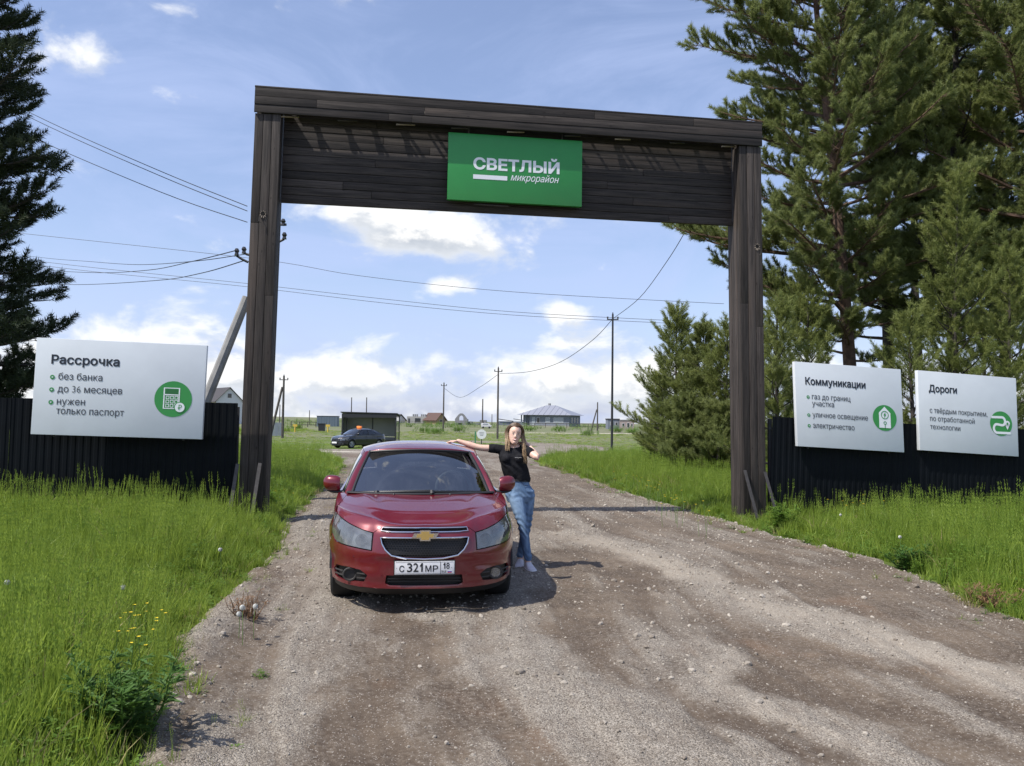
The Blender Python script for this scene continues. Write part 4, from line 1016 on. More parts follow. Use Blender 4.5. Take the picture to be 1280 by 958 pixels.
    pts = [(cxx+.185*math.cos(2*math.pi*k/n), cyy+.185*math.sin(2*math.pi*k/n)*math.sin(th), czz+.185*math.sin(2*math.pi*k/n)*math.cos(th)) for k in range(n)]
    mb.tube(pts+[pts[0]], .016, 8, cap=False); st = mb.build('steering_wheel', mat('wheel_grey', (.16, .165, .17), .5) if red else inner, root, smooth=True)
    for a in (200, 340, 270):
        mb = MB(); a = math.radians(a); mb.tube([(cxx, cyy+.01, czz), (cxx+.18*math.cos(a), cyy+.18*math.sin(a)*math.sin(th), czz+.18*math.sin(a)*math.cos(th))], [.05, .014], 8, flat=.5); mb.build('spoke', inner, st, smooth=True)
    for s in (1, -1):
        prof = [(2.05, .48, .25), (2.5, .46, .25), (2.62, .55, .24), (2.78, .95, .23), (2.82, 1.08, .19), (2.92, 1.08, .17), (2.88, .55, .22)]
        G = [[(s*.36+w*math.copysign(abs(math.sin(a))**.6, math.sin(a)), y, z) for a in np.linspace(-math.pi/2, math.pi/2, 9)] for y, z, w in prof]; mk_grid('seat', G, seatm, root); se = [o for o in root.children if o.name.startswith('seat')][-1]
        mb = MB(); mb.box(s*.36-.13, s*.36+.13, 2.80, 2.90, 1.12, 1.30); mb.build('headrest', seatm, se, bevel=.04)
    mb = MB(); mb.box(-.62, .62, 3.25, 3.40, .5, 1.10); mb.build('rear_bench', seatm, root, bevel=.04)
    mb = MB(); mb.box(-.12, .12, 1.88, 1.90, 1.275, 1.345); mb.build('rear_view_mirror', trim, root, bevel=.008)
    mb = MB(); mb.box(-.62, .62, 3.42, 3.9, .9, 1.05); mb.build('parcel_shelf', inner, root)
    # ---- plate
    if red:
        yp = F(.26, .42)-.012-.02
        plate = empty('number_plate'); plate.parent = root
        mb = MB(); mb.box(-.268, .268, yp+.006, yp+.018, .352, .490); mb.build('plate_holder', trim, plate, bevel=.004)
        mb = MB(); mb.box(-.260, .260, yp, yp+.008, .366, .480); mb.build('plate_face', plate_w, plate, bevel=.003)
        Bd = Board2D(Vector((-.26, yp, .48)), Vector((.52, 0, 0)), Vector((0, 0, -.114)), plate)
        Bd.text('С', .075, .160, .79, .48, plate_k, bold=.014, h=.0015)
        for ch_, ua, ub in (('3', .205, .292), ('2', .308, .395)): Bd.text(ch_, ua, ub, .79, .66, plate_k, bold=.014, ref='3', h=.0015)
        Bd.text('М', .510, .612, .79, .48, plate_k, bold=.014, h=.0015); Bd.text('Р', .635, .725, .79, .48, plate_k, bold=.014, h=.0015)
        Bd.text('8', .862, .918, .58, .46, plate_k, bold=.008, ref='8', h=.0015); Bd.poly([(.812, .235), (.832, .12), (.848, .12), (.848, .58), (.828, .58), (.828, .27), (.812, .32)], plate_k, h=.0015)
        Bd.poly([(.418, .33), (.447, .13), (.468, .13), (.468, .79), (.440, .79), (.440, .33), (.418, .45)], plate_k, h=.0015); Bd.text('RUS', .785, .865, .88, .17, plate_k, bold=.01, ref='R', h=.0015)
        Bd.stroke([(.765, .03), (.765, .97)], .004, plate_k, h=.0015); Bd.stroke([(.012, .06), (.988, .06), (.988, .94), (.012, .94)], .003, plate_k, h=.0015, close=True)
        for k, c in enumerate(((.7, .7, .7), (.03, .08, .4), (.5, .02, .02))): Bd.poly(rr(.885, .70+.06*k, .955, .76+.06*k), mat('flag_%s' % ['white', 'blue', 'red'][k], c, .5), h=.0016)
        Bd.circ(.03, .5, .006, plate_k, h=.0015, n=10); Bd.circ(.955, .5, .006, plate_k, h=.0015, n=10)
        for xx_, zz_ in ((-.62, .50), (.37, .35), (-.37, .35), (.62, .50)): mb = MB(); mb.tube([(xx_, F(abs(xx_), zz_)+.01, zz_), (xx_, F(abs(xx_), zz_)-.002, zz_)], .010, 10); mb.build('parking_sensor', P_, root)
    # ---- wheels
    for s in (1, -1):
        for yw in (.93, 3.62):
            w = None; n = 36
            prof = [(.215, -.095), (.235, -.105), (.30, -.108), (.322, -.085), (.328, -.04), (.328, .04), (.322, .085), (.30, .108), (.235, .105), (.215, .095)]
            cxw = s*.748
            tv = [(cxw+d_*s, yw+r_*math.cos(2*math.pi*k/n), .328+r_*math.sin(2*math.pi*k/n)) for r_, d_ in prof for k in range(n)]
            wh = empty('wheel'); wh.parent = root
            mb = MB(); mb.add(tv, [(i*n+k, i*n+(k+1) % n, (i+1)*n+(k+1) % n, (i+1)*n+k) for i in range(len(prof)-1) for k in range(n)]); mb.build('tyre', rubber, wh, smooth=True)
            mb = MB(); pr = [(.218, .098), (.205, .085), (.19, .03), (.05, .06), (.0, .07)]
            tv = [(cxw+d_*s, yw+r_*math.cos(2*math.pi*k/n), .328+r_*math.sin(2*math.pi*k/n)) for r_, d_ in pr[:3] for k in range(n)]; mb.add(tv, [(i*n+k, i*n+(k+1) % n, (i+1)*n+(k+1) % n, (i+1)*n+k) for i in range(2) for k in range(n)]+[tuple(range(2*n, 3*n))])
            rmo = mb.build('rim', rimm, wh)
            for k in range(5):
                a = 2*math.pi*k/5+.3; mb = MB(); c0 = Vector((cxw+s*.085, yw, .328)); mb.tube([c0, c0+Vector((0, .2*math.cos(a), .2*math.sin(a)))], [.04, .026], 6, flat=.6); mb.build('spoke', rimm, wh)
    for s in (1, -1):
        for yw in (.93, 3.62):
            n = 12; V = []
            for i, (r_, x_) in enumerate(((.372, s*.86), (.372, s*.56), (.0, s*.56))):
                V += [(x_, yw+r_*math.cos(math.pi*k/n), .33+r_*math.sin(math.pi*k/n)) for k in range(n+1)]
            m_ = n+1; mb = MB(); mb.add(V, [(i*m_+k, i*m_+k+1, (i+1)*m_+k+1, (i+1)*m_+k) for i in range(2) for k in range(n)]); mb.build('wheel_well', inner, root)
CAR_A = math.radians(8.0); cf = at(531, 700, 7.33)
car_loc = Vector((cf.x-0*math.sin(CAR_A), 7.33, 0)); z_car = -.005
def place(root, loc, rz):
    root.location = loc; root.rotation_euler = (0, 0, rz)
red_car = empty('car', (0, 0, 0), 0, 'dark red sedan parked facing the camera with white number plate', 'car')
build_car(red_car, paint, True); place(red_car, (car_loc.x, car_loc.y, z_car), CAR_A)
# ------------------------------------------------------------------ the woman
def remesh(name, mb, m, parent, vox=.005, it=2, sub=None):
    me = bpy.data.meshes.new('tmp'); me.from_pydata([tuple(v) for v in mb.V], [], mb.F); 
    bm = bmesh.new(); bm.from_mesh(me); bmesh.ops.recalc_face_normals(bm, faces=bm.faces); bm.to_mesh(me); bm.free()
    ob = bpy.data.objects.new('tmp', me); COL.objects.link(ob)
    md = ob.modifiers.new('r', 'REMESH'); md.mode = 'VOXEL'; md.voxel_size = vox; md.use_smooth_shade = True
    dg = bpy.context.evaluated_depsgraph_get(); m2 = bpy.data.meshes.new_from_object(ob.evaluated_get(dg)); bpy.data.objects.remove(ob); bpy.data.meshes.remove(me)
    bm = bmesh.new(); bm.from_mesh(m2)
    for _ in range(it): bmesh.ops.smooth_vert(bm, verts=bm.verts, factor=.5, use_axis_x=True, use_axis_y=True, use_axis_z=True)
    bm.to_mesh(m2); bm.free(); m2.name = name
    m2.polygons.foreach_set('use_smooth', [True]*len(m2.polygons)); m2.materials.clear()
    return link(name, m2, parent, m)
def capsule(mb, pts, rs, n=14, flat=None, up=None):
    """tapered chain with rounded ends"""
    pts = [Vector(p) for p in pts]; d0 = (pts[0]-pts[1]).normalized(); d1 = (pts[-1]-pts[-2]).normalized()
    # refine with smooth interpolation
    P = []; R = []
    for i in range(len(pts)-1):
        for k in range(4): u = k/4; P.append(pts[i].lerp(pts[i+1], u)); R.append(rs[i]+(rs[i+1]-rs[i])*u)
    P.append(pts[-1]); R.append(rs[-1])
    for _ in range(2): P = [P[0]]+[(P[i-1]+P[i]*2+P[i+1])/4 for i in range(1, len(P)-1)]+[P[-1]]
    a, b = R[0], R[-1]
    P = [P[0]+d0*a*math.sin(t) for t in (1.45, 1.0, .5)]+P+[P[-1]+d1*b*math.sin(t) for t in (.5, 1.0, 1.45)]
    R = [a*math.cos(t) for t in (1.45, 1.0, .5)]+R+[b*math.cos(t) for t in (.5, 1.0, 1.45)]
    mb.tube(P, R, n, flat=flat)
def rings(mb, secs, n=24):
    """secs: (centre, half-width x, half-depth y, tilt about y) closed stack of ellipses"""
    V = []
    for c, a, b_, tl in secs:
        for k in range(n):
            t_ = 2*math.pi*k/n; x = a*math.cos(t_); y = b_*math.sin(t_); V.append(Vector(c)+Vector((x*math.cos(tl), y, -x*math.sin(tl))))
    m_ = len(secs); mb.add(V, [(i*n+k, i*n+(k+1) % n, (i+1)*n+(k+1) % n, (i+1)*n+k) for i in range(m_-1) for k in range(n)]+[tuple(reversed(range(n))), tuple(range((m_-1)*n, m_*n))])
def ell(mb, c, r, n=12, rot=None):
    V = []; c = Vector(c)
    for i in range(1, n):
        for k in range(2*n):
            a, b_ = math.pi*i/n, math.pi*k/n; v = Vector((r[0]*math.sin(a)*math.cos(b_), r[1]*math.sin(a)*math.sin(b_), r[2]*math.cos(a))); V.append(c+(rot @ v if rot else v))
    m_ = 2*n; top = Vector((0, 0, r[2])); V += [c+(rot @ top if rot else top), c-(rot @ top if rot else top)]
    Fc = [(i*m_+k, i*m_+(k+1) % m_, (i+1)*m_+(k+1) % m_, (i+1)*m_+k) for i in range(n-2) for k in range(m_)]
    Fc += [(len(V)-2, (k+1) % m_, k) for k in range(m_)]+[(len(V)-1, (n-2)*m_+k, (n-2)*m_+(k+1) % m_) for k in range(m_)]
    mb.add(V, Fc)
skin = bpy.data.materials.new('skin'); skin.use_nodes = True; t = NT(skin.node_tree); b = t.N['Principled BSDF']
oc = t.n('ShaderNodeTexCoord').outputs['Object']
t.L.new(t.mix(t.ss(t.noise(oc, 22, 4, .6), .35, .7), (.66, .42, .32), (.72, .49, .38)), b.inputs['Base Color']); b.inputs['Roughness'].default_value = .5
b.inputs['Subsurface Weight'].default_value = .12; b.inputs['Subsurface Radius'].default_value = (.02, .008, .004); b.inputs['Subsurface Scale'].default_value = .5
def cloth(name, c, c2, wr, fine, scale=9, stretch=(1, 1, 1), rough=.9):
    m, t = ramp_mat(name); b = t.N['Principled BSDF']; oc = t.vm('MULTIPLY', t.n('ShaderNodeTexCoord').outputs['Object'], stretch)
    n1 = t.noise(oc, scale, 4, .6, .8); n2 = t.noise(oc, scale*14, 3, .6)
    t.L.new(t.mix(t.ss(n1, .35, .68), c, c2), b.inputs['Base Color']); b.inputs['Roughness'].default_value = rough; b.inputs['Specular IOR Level'].default_value = .2
    h = t.m('ADD', t.m('MULTIPLY', n1, wr), t.m('MULTIPLY', n2, fine)); t.L.new(t.n('ShaderNodeBump', {'Height': h, 'Strength': .9, 'Distance': .02}).outputs[0], b.inputs['Normal']); return m
shirt_m = cloth('black_cotton', (.010, .010, .012), (.018, .018, .021), 1.0, .04, 9, (1, 1, .6))
denim = cloth('blue_denim', (.085, .145, .245), (.20, .295, .43), .8, .06, 4, (1.4, 1.4, .7))
shoe_m = mat('shoe_mesh', (.60, .58, .63), .7, var=.15, bump=.3, bscale=150); sole_m = mat('shoe_sole', (.76, .76, .78), .6)

PY = 9.80; pw = lambda px, py, Y=PY: at(px, py, Y)
org = Vector((.17, 9.74, 0)); woman = empty('person', org, 0, 'woman in a black t-shirt and jeans leaning with one arm on the red car roof', 'person')
Lc = lambda v: Vector(v)-org
J = dict(pel=pw(650, 618, 9.84), waist=pw(646.5, 600, 9.84), rib=pw(643, 584, 9.82), chest=pw(641, 571, 9.82), clav=pw(640.5, 560, 9.83), neck=pw(641.5, 556, 9.83))
J = {k: Lc(v) for k, v in J.items()}
hr = Lc(pw(643.5, 543.2, 9.80)); tilt = math.radians(7); Rh = Matrix.Rotation(tilt, 3, 'Y') @ Matrix.Rotation(math.radians(6), 3, 'Z')
HW = lambda x, y, z: hr+Rh @ (Vector((x, y, z))*1.03)          # head frame: x image-right, y back, z up
shR, shL = Lc(pw(625, 561.3, 9.83)), Lc(pw(656.5, 561.3, 9.83))
elR, wrR = Lc(pw(599, 560.0, 9.80)), Lc(Vector((-.625, 9.80, 1.472)))
elL, wrL = Lc(pw(673, 573.5, 9.64)), Lc(pw(660, 556.5, 9.88))
body = MB()
rings(body, [(J['pel']+Vector((0, 0, -.07)), .12, .08, 0), (J['pel'], .165, .105, .05), (J['waist'], .128, .088, .08), (J['rib'], .138, .092, .05), (J['chest'], .150, .100, .02), (J['clav']+Vector((0, 0, -.005)), .150, .068, 0), (J['clav']+Vector((0, 0, .035)), .09, .052, 0), (J['neck']+Vector((0, 0, .02)), .046, .046, 0)])
capsule(body, [J['clav'], J['neck'], HW(0, .015, -.05)], [.052, .046, .048])
# head: stacked rings in the head frame
hs = [(-.112, .018, .022, -.060), (-.104, .034, .040, -.045), (-.085, .050, .060, -.025), (-.055, .060, .078, -.010), (-.02, .067, .088, .0), (.015, .071, .094, .004), (.05, .070, .093, .006), (.08, .060, .082, .008), (.10, .042, .060, .010), (.112, .015, .022, .010)]
V = []; n = 28
for z, a, bb, cy in hs:
    for k in range(n):
        t_ = 2*math.pi*k/n; V.append(HW(a*math.cos(t_), cy+bb*math.sin(t_), z))
body.add(V, [(i*n+k, i*n+(k+1) % n, (i+1)*n+(k+1) % n, (i+1)*n+k) for i in range(len(hs)-1) for k in range(n)]+[tuple(reversed(range(n))), tuple(range((len(hs)-1)*n, len(hs)*n))])
ell(body, HW(0, -.091, -.022), (.013, .017, .014), 8); capsule(body, [HW(0, -.082, .012), HW(0, -.094, -.014)], [.007, .010], 8)
for s in (-1, 1):
    ell(body, HW(.030*s, -.062, -.032), (.020, .012, .020), 8)      # cheeks
    ell(body, HW(.074*s, .012, -.010), (.008, .018, .030), 8)       # ears
ell(body, HW(0, -.078, -.088), (.020, .018, .016), 8)               # chin
capsule(body, [shR+Vector((.02, 0, -.005)), shR.lerp(elR, .4), elR, elR.lerp(wrR, .45), wrR], [.050, .043, .037, .035, .024])
capsule(body, [shL+Vector((-.02, 0, -.005)), shL.lerp(elL, .45), elL, elL.lerp(wrL, .45), wrL], [.050, .044, .038, .036, .025])
def hand(mb, w, d, side, up, curl=.15, spread=.03):
    """w wrist, d towards the fingertips, side towards the thumb, up = back of the hand"""
    d, side, up = d.normalized(), side.normalized(), up.normalized()
    capsule(mb, [w+d*.0, w+d*.04, w+d*.078], [.024, .033, .034], 14, flat=.42)
    ln = [.072, .080, .075, .058]
    for i in range(4):
        o = .030-.020*i; b0 = w+d*(.072-.003*abs(i-1))+side*o; dd = (d+side*(spread*(1.5-i))*.9).normalized(); P = [b0]; a = 0
        for k, f in enumerate((.45, .32, .23)):
            a += curl*(1+.25*i)*(1 if k else .6); P.append(P[-1]+(dd*math.cos(a)-up*math.sin(a))*ln[i]*f)
        capsule(mb, P, [.0098, .0092, .0085, .0072], 8)
    tb = w+d*.022+side*.026; capsule(mb, [tb, tb+(d*.6+side*.8-up*.1).normalized()*.036, tb+(d*.6+side*.8).normalized()*.036+(d*.9+side*.3-up*.2).normalized()*.028], [.014, .0115, .0088], 8)
hand(body, wrR, Vector((-1, .02, -.10)), Vector((0, -1, 0)), Vector((-.1, 0, 1)), .10, .10)
hand(body, wrL, Vector((-1, .12, .02)), Vector((.2, -.1, 1)), Vector((.3, 1, 0)), .35, .05)
hpA, knA, anA = Lc(pw(643.5, 617, 9.81)), Lc(pw(653.5, 655, 9.67)), Lc(Vector((.213, 9.66, .10)))
hpB, knB, anB = Lc(pw(659, 617, 9.86)), Lc(pw(658.5, 654, 9.85)), Lc(Vector((.125, 9.87, .10)))
for h_, k_, a_ in ((hpA, knA, anA), (hpB, knB, anB)): capsule(body, [h_, h_.lerp(k_, .5), k_, k_.lerp(a_, .35), a_, a_-Vector((0, 0, .04))], [.085, .072, .052, .052, .036, .036])
bo = remesh('body', body, skin, woman, .0045, 3)
# shirt
sh = MB()
rings(sh, [(J['waist']+Vector((0, 0, -.012)), .150, .108, .1), (J['waist']+Vector((0, 0, .03)), .158, .114, .1), (J['rib'], .160, .112, .05), (J['chest'], .166, .118, .02), (J['clav']+Vector((0, 0, -.008)), .160, .080, 0), (J['clav']+Vector((0, 0, .028)), .105, .062, 0), (J['clav']+Vector((0, 0, .045)), .07, .052, 0)])
for s in (-1, 1): ell(sh, J['chest']+Vector((.07*s, -.075, -.02)), (.062, .055, .060), 9)
capsule(sh, [shR+Vector((.03, 0, -.01)), shR.lerp(elR, .2), shR.lerp(elR, .45)], [.058, .057, .054])
capsule(sh, [shL+Vector((-.03, 0, -.01)), shL.lerp(elL, .2), shL.lerp(elL, .50)], [.058, .057, .055])
def trim_mesh(o, co, no):
    bm = bmesh.new(); bm.from_mesh(o.data); bmesh.ops.bisect_plane(bm, geom=bm.verts[:]+bm.edges[:]+bm.faces[:], plane_co=co, plane_no=no, clear_outer=True); bm.to_mesh(o.data); bm.free()
so_ = remesh('t_shirt', sh, shirt_m, woman, .007, 2)
dR = (elR-shR).normalized(); dL_ = (elL-shL).normalized()
for (c_, d_, o_) in ((shR+dR*.135, dR, so_), (shL+dL_*.145, dL_, so_)):
    bm = bmesh.new(); bm.from_mesh(o_.data); near = [f for f in bm.faces if (f.calc_center_median()-c_).length < .13]; ge = list({v for f in near for v in f.verts})+list({e for f in near for e in f.edges})+near
    bmesh.ops.bisect_plane(bm, geom=ge, plane_co=c_, plane_no=d_, dist=1e-5)
    dl = [v for v in bm.verts if (v.co-c_).dot(d_) > 1e-4 and (v.co-c_).length < .13]; bmesh.ops.delete(bm, geom=dl, context='VERTS'); bm.to_mesh(o_.data); bm.free()
nk = J['clav']+Vector((0, -.035, .052))
bm = bmesh.new(); bm.from_mesh(so_.data); pn = Vector((0, -.55, 1)).normalized(); pc_ = J['clav']+Vector((0, -.03, .026)); near = [f for f in bm.faces if abs(f.calc_center_median().x-J['clav'].x) < .085 and f.calc_center_median().z > J['clav'].z-.03]; ge = list({v for f in near for v in f.verts})+list({e for f in near for e in f.edges})+near
bmesh.ops.bisect_plane(bm, geom=ge, plane_co=pc_, plane_no=pn, dist=1e-5); bmesh.ops.delete(bm, geom=[v for v in bm.verts if (v.co-pc_).dot(pn) > 1e-4 and abs(v.co.x-J['clav'].x) < .085 and v.co.z > J['clav'].z-.03], context='VERTS')
for v in bm.verts:       # soft folds
    p = v.co; w_ = .0045*math.sin(p.x*60+p.z*34+2*math.sin(p.z*21))*(1 if p.z < J['chest'].z else .3); v.co += Vector((p.x-J['rib'].x, p.y-J['rib'].y, 0)).normalized()*w_
bm.to_mesh(so_.data); bm.free()
Bd = Board2D(J['chest']+Vector((.025, -.136, .0)), Vector((.075, .012, 0)), Vector((0, 0, -.012)), woman); Bd.stroke([(0, .6), (.3, .2), (.5, .8), (.75, .2), (1, .5)], .005, mat('shirt_print', (.5, .47, .42), .7), h=.004, name='shirt_print')
# jeans
jn = MB()
rings(jn, [(J['pel']+Vector((0, 0, -.09)), .150, .100, .0), (J['pel']+Vector((0, 0, -.02)), .178, .120, .05), (J['pel']+Vector((0, 0, .05)), .172, .116, .06), (J['waist']+Vector((0, 0, -.05)), .152, .106, .08), (J['waist']+Vector((0, 0, .012)), .140, .100, .08)])
for h_, k_, a_ in ((hpA, knA, anA), (hpB, knB, anB)):
    capsule(jn, [h_+Vector((0, 0, -.01)), h_.lerp(k_, .3), h_.lerp(k_, .7), k_, k_.lerp(a_, .35), k_.lerp(a_, .7), a_+Vector((0, 0, .035))], [.092, .088, .072, .060, .056, .050, .046])
jo = remesh('jeans', jn, denim, woman, .007, 2)
bm = bmesh.new(); bm.from_mesh(jo.data); bm.normal_update()
for v in bm.verts:
    p = v.co; k = math.exp(-((p.z-knA.z+.01)/.13)**2)+.6*math.exp(-((p.z-.15)/.08)**2)+.5*math.exp(-((p.z-hpA.z)/.07)**2)
    v.co += v.normal*(.0055*k*math.sin(p.z*95+p.x*40+3*math.sin(p.x*30)))
bm.to_mesh(jo.data); bm.free()
mb = MB(); rings(mb, [(J['waist']+Vector((0, 0, -.012)), .149, .109, .08), (J['waist']+Vector((0, 0, .018)), .146, .107, .08)], 30); mb.build('belt', trim, woman, smooth=True)
for s in (-1, 1):
    mb = MB(); c_ = J['waist']+Vector((.075*s, -.102, -.04)); mb.tube([c_+Vector((-.02*s, -.006, .02)), c_+Vector((.0, -.008, -.015)), c_+Vector((.05*s, .030, -.02))], .003, 5); mb.build('pocket_seam', mat('dark_denim', (.03, .05, .10), .9), woman)
# shoes
def shoe(a_, dr, zg=0.0):
    d = Vector((dr[0], dr[1], 0)).normalized(); sd = Vector((-d.y, d.x, 0)); base = Vector((a_.x, a_.y, 0))
    prof = [(-.060, .024, .075), (-.045, .034, .098), (.0, .036, .108), (.03, .038, .092), (.07, .043, .070), (.11, .047, .055), (.15, .044, .045), (.175, .030, .034), (.185, .012, .022)]
    n = 16; V = []; prof = [(x*1.08, w*1.12, h_*1.06) for x, w, h_ in prof]
    for x, w, h_ in prof:
        for k in range(n):
            t_ = 2*math.pi*k/n; c_, s_ = math.cos(t_), math.sin(t_); z = .022+max(0, s_)*(h_-.022)**1.0*abs(s_)**-.25 if s_ > .01 else .018; V.append(base+d*x+sd*(w*math.copysign(abs(c_)**.75, c_))+Vector((0, 0, min(z, h_))))
    mb = MB(); mb.add(V, [(i*n+k, i*n+(k+1) % n, (i+1)*n+(k+1) % n, (i+1)*n+k) for i in range(len(prof)-1) for k in range(n)]+[tuple(reversed(range(n))), tuple(range((len(prof)-1)*n, len(prof)*n))])
    o = mb.build('shoe', shoe_m, woman, smooth=True)
    V = []; 
    for z, e_ in ((-.004+zg, .003), (.012, .006), (.026, .003)):
        for x, w in [(p[0], p[1]) for p in prof]+[(p[0], -p[1]) for p in reversed(prof)]: V.append(base+d*(x*1.03)+sd*(w+math.copysign(e_, w))+Vector((0, 0, z)))
    n = 2*len(prof); mb = MB(); mb.add(V, [(i*n+k, i*n+(k+1) % n, (i+1)*n+(k+1) % n, (i+1)*n+k) for i in range(2) for k in range(n)]+[tuple(reversed(range(n))), tuple(range(2*n, 3*n))]); mb.build('sole', sole_m, o)
    for k in range(4):
        x = .045+.02*k; z = .090-.011*k; mb = MB(); mb.tube([base+d*x+sd*-.022+Vector((0, 0, z-.006)), base+d*(x+.004)+Vector((0, 0, z+.004)), base+d*x+sd*.022+Vector((0, 0, z-.006))], .003, 5); mb.build('lace', sole_m, o)
shoe(anA, (.30, -1)); shoe(anB, (-.12, -1))
# face
eye_m = mat('eye_white', (.34, .30, .28), .4); iris = mat('iris', (.03, .022, .016), .15); brow = mat('brow', (.16, .10, .065), .9); lip_m = mat('lips', (.50, .12, .11), .45); teeth = mat('teeth', (.78, .72, .68), .25)
for s in (-1, 1):
    mb = MB(); ell(mb, HW(.029*s, -.0835+.003, .010), (.0110, .008, .0026), 8); e_ = mb.build('eye', eye_m, woman, smooth=True)
    mb = MB(); ell(mb, HW(.029*s, -.0895+.003, .010), (.0060, .004, .0027), 7); mb.build('iris', iris, e_, smooth=True)
    mb = MB(); mb.tube([HW(.014*s, -.0845, .017), HW(.029*s, -.0885, .019), HW(.043*s, -.080, .014)], .0014, 5); mb.build('lash', iris, e_)
    mb = MB(); mb.tube([HW(.012*s, -.087, .028), HW(.030*s, -.0875, .034), HW(.050*s, -.073, .027)], [.0018, .0022, .0012], 5); mb.build('eyebrow', brow, woman)
sm_ = lambda x: -.060+9.0*x*x      # smiling curve of the mouth
mb = MB(); mb.tube([HW(x, -.0915+14*x*x, sm_(x)) for x in np.linspace(-.025, .025, 9)], [.002, .005, .007, .0078, .008, .0078, .007, .005, .002], 8); lp = mb.build('mouth', lip_m, woman, smooth=True)
mb = MB(); mb.tube([HW(x, -.0960+14*x*x, sm_(x)+.001) for x in np.linspace(-.019, .019, 9)], [.001, .003, .0042, .0047, .0048, .0047, .0042, .003, .001], 8); mb.build('teeth', teeth, lp, smooth=True)
# hair: a cap hugging the skull and locks falling on both sides
hm, t = ramp_mat('long_hair'); b = t.N['Principled BSDF']
at_ = t.n('ShaderNodeAttribute', attribute_name='along').outputs['Fac']; st_ = t.n('ShaderNodeAttribute', attribute_name='lock').outputs['Fac']
ccol2 = t.mix(t.ss(at_, .25, .85), (.085, .048, .025), (.48, .33, .18)); ccol2 = t.mix(t.m('MULTIPLY', st_, .55), ccol2, (.10, .06, .03)); t.L.new(ccol2, b.inputs['Base Color']); b.inputs['Roughness'].default_value = .42
hv, hf, ha, hl_ = [], [], [], []
def lock(P, r, a0=0.0):
    n = 5; m_ = len(P); b0 = len(hv); lk = random.random()
    for i, p in enumerate(P):
        d = (P[min(i+1, m_-1)]-P[max(i-1, 0)]).normalized(); a = d.cross(Vector((0, 1, 0))); a = a.normalized() if a.length > 1e-4 else Vector((1, 0, 0)); c = a.cross(d); rr_ = r*(1-.75*(i/(m_-1))**3)*(.6 if i == 0 else 1)
        for k in range(n): t_ = 2*math.pi*k/n; hv.append(p+a*math.cos(t_)*rr_+c*math.sin(t_)*rr_*.6); ha.append(a0+(1-a0)*i/(m_-1)); hl_.append(lk)
    for i in range(m_-1):
        for k in range(n): hf.append((b0+i*n+k, b0+i*n+(k+1) % n, b0+(i+1)*n+(k+1) % n, b0+(i+1)*n+k))
rnd_ = random.Random(5)
for i in range(2200):
    s = 1 if i % 2 else -1; y0 = rnd_.uniform(-.074, .095); f = (y0+.074)/.169       # 0 front .. 1 back
    r = rnd_.uniform(1.05, 1.42); P = []
    # over the skull: great-circle arc from the parting to the side
    for k in range(7):
        a = math.pi/2*k/6*(.95+.1*f); rx, rz = .073*r+.006, .100*(1+(r-1)*.45)+.012
        yy_ = y0*(1-.15*k/6)+(.010 if f < .4 else 0)*k; x = s*(.002+rx*math.sin(a)**(1+.5*(r-1))); z = rz*math.cos(a)*math.sqrt(max(.05, 1-(yy_/.105)**2))+.006
        P.append(HW(x, yy_+(.02*(r-1.05)), z))
    L = rnd_.uniform(.20, .34) if s > 0 else rnd_.uniform(.14, .22); x1 = s*rnd_.uniform(.066, .118)+(.018 if s > 0 else .0); ph = rnd_.uniform(0, 6); m_ = 9
    base = P[-1]; yd = rnd_.uniform(-.03, .01)-(.03 if f < .5 else 0)
    for k in range(1, m_):
        u = k/(m_-1); x = s*(.078*r)*(1-u)+x1*u+.007*math.sin(ph+u*7); P.append(Vector((hr.x, hr.y, hr.z))+Vector((x+.01*u, (base.y-hr.y)+yd*u*1.6-.02*math.sin(u*3.1)*(s > 0), (base.z-hr.z)-L*u)))
    lock(P, rnd_.uniform(.0018, .0044))
me = bpy.data.meshes.new('hair'); me.from_pydata([tuple(v) for v in hv], [], hf); me.polygons.foreach_set('use_smooth', [True]*len(hf))
for nm, arr in (('along', ha), ('lock', hl_)): a_ = me.attributes.new(nm, 'FLOAT', 'POINT'); a_.data.foreach_set('value', arr)
link('hair', me, woman, hm)
mb = MB(); ell(mb, HW(0, .018, .012), (.078, .092, .108), 12); cap = mb.build('hair_cap', hm, woman, smooth=True)
bm = bmesh.new(); bm.from_mesh(cap.data); bmesh.ops.delete(bm, geom=[v for v in bm.verts if (v.co-HW(0, -.09, -.03)).length < .098], context='VERTS'); bm.to_mesh(cap.data); bm.free()
woman.location.z = 0
# ------------------------------------------------------------------ plants
def leaf_mat(name, c0, c1, trans=.35, rough=.6, spec=.3):
    m, t = ramp_mat(name); b = t.N['Principled BSDF']; out = [n for n in t.N if n.type == 'OUTPUT_MATERIAL'][0]
    rnd = t.n('ShaderNodeObjectInfo').outputs['Random']; oc = t.n('ShaderNodeTexCoord').outputs['Object']
    geo = t.n('ShaderNodeNewGeometry').outputs['Position']
    f = t.m('ADD', t.m('MULTIPLY', rnd, .55), t.m('MULTIPLY', t.ss(t.noise(geo, .55, 4, .6), .3, .7), .45))
    c = t.mix(f, c0, c1); t.L.new(c, b.inputs['Base Color']); b.inputs['Roughness'].default_value = rough; b.inputs['Specular IOR Level'].default_value = spec
    tl = t.n('ShaderNodeBsdfTranslucent', {'Color': t.mix(.5, c, tuple(min(1, x*1.5) for x in c1))})
    mx = t.n('ShaderNodeMixShader', {0: trans, 1: b.outputs[0], 2: tl.outputs[0]}); t.L.new(mx.outputs[0], out.inputs['Surface']); return m
grass_m = leaf_mat('grass_blade', (.105, .180, .022), (.285, .370, .058), .45, .5)
grass_dry = leaf_mat('dry_grass', (.22, .20, .075), (.34, .29, .14), .3)
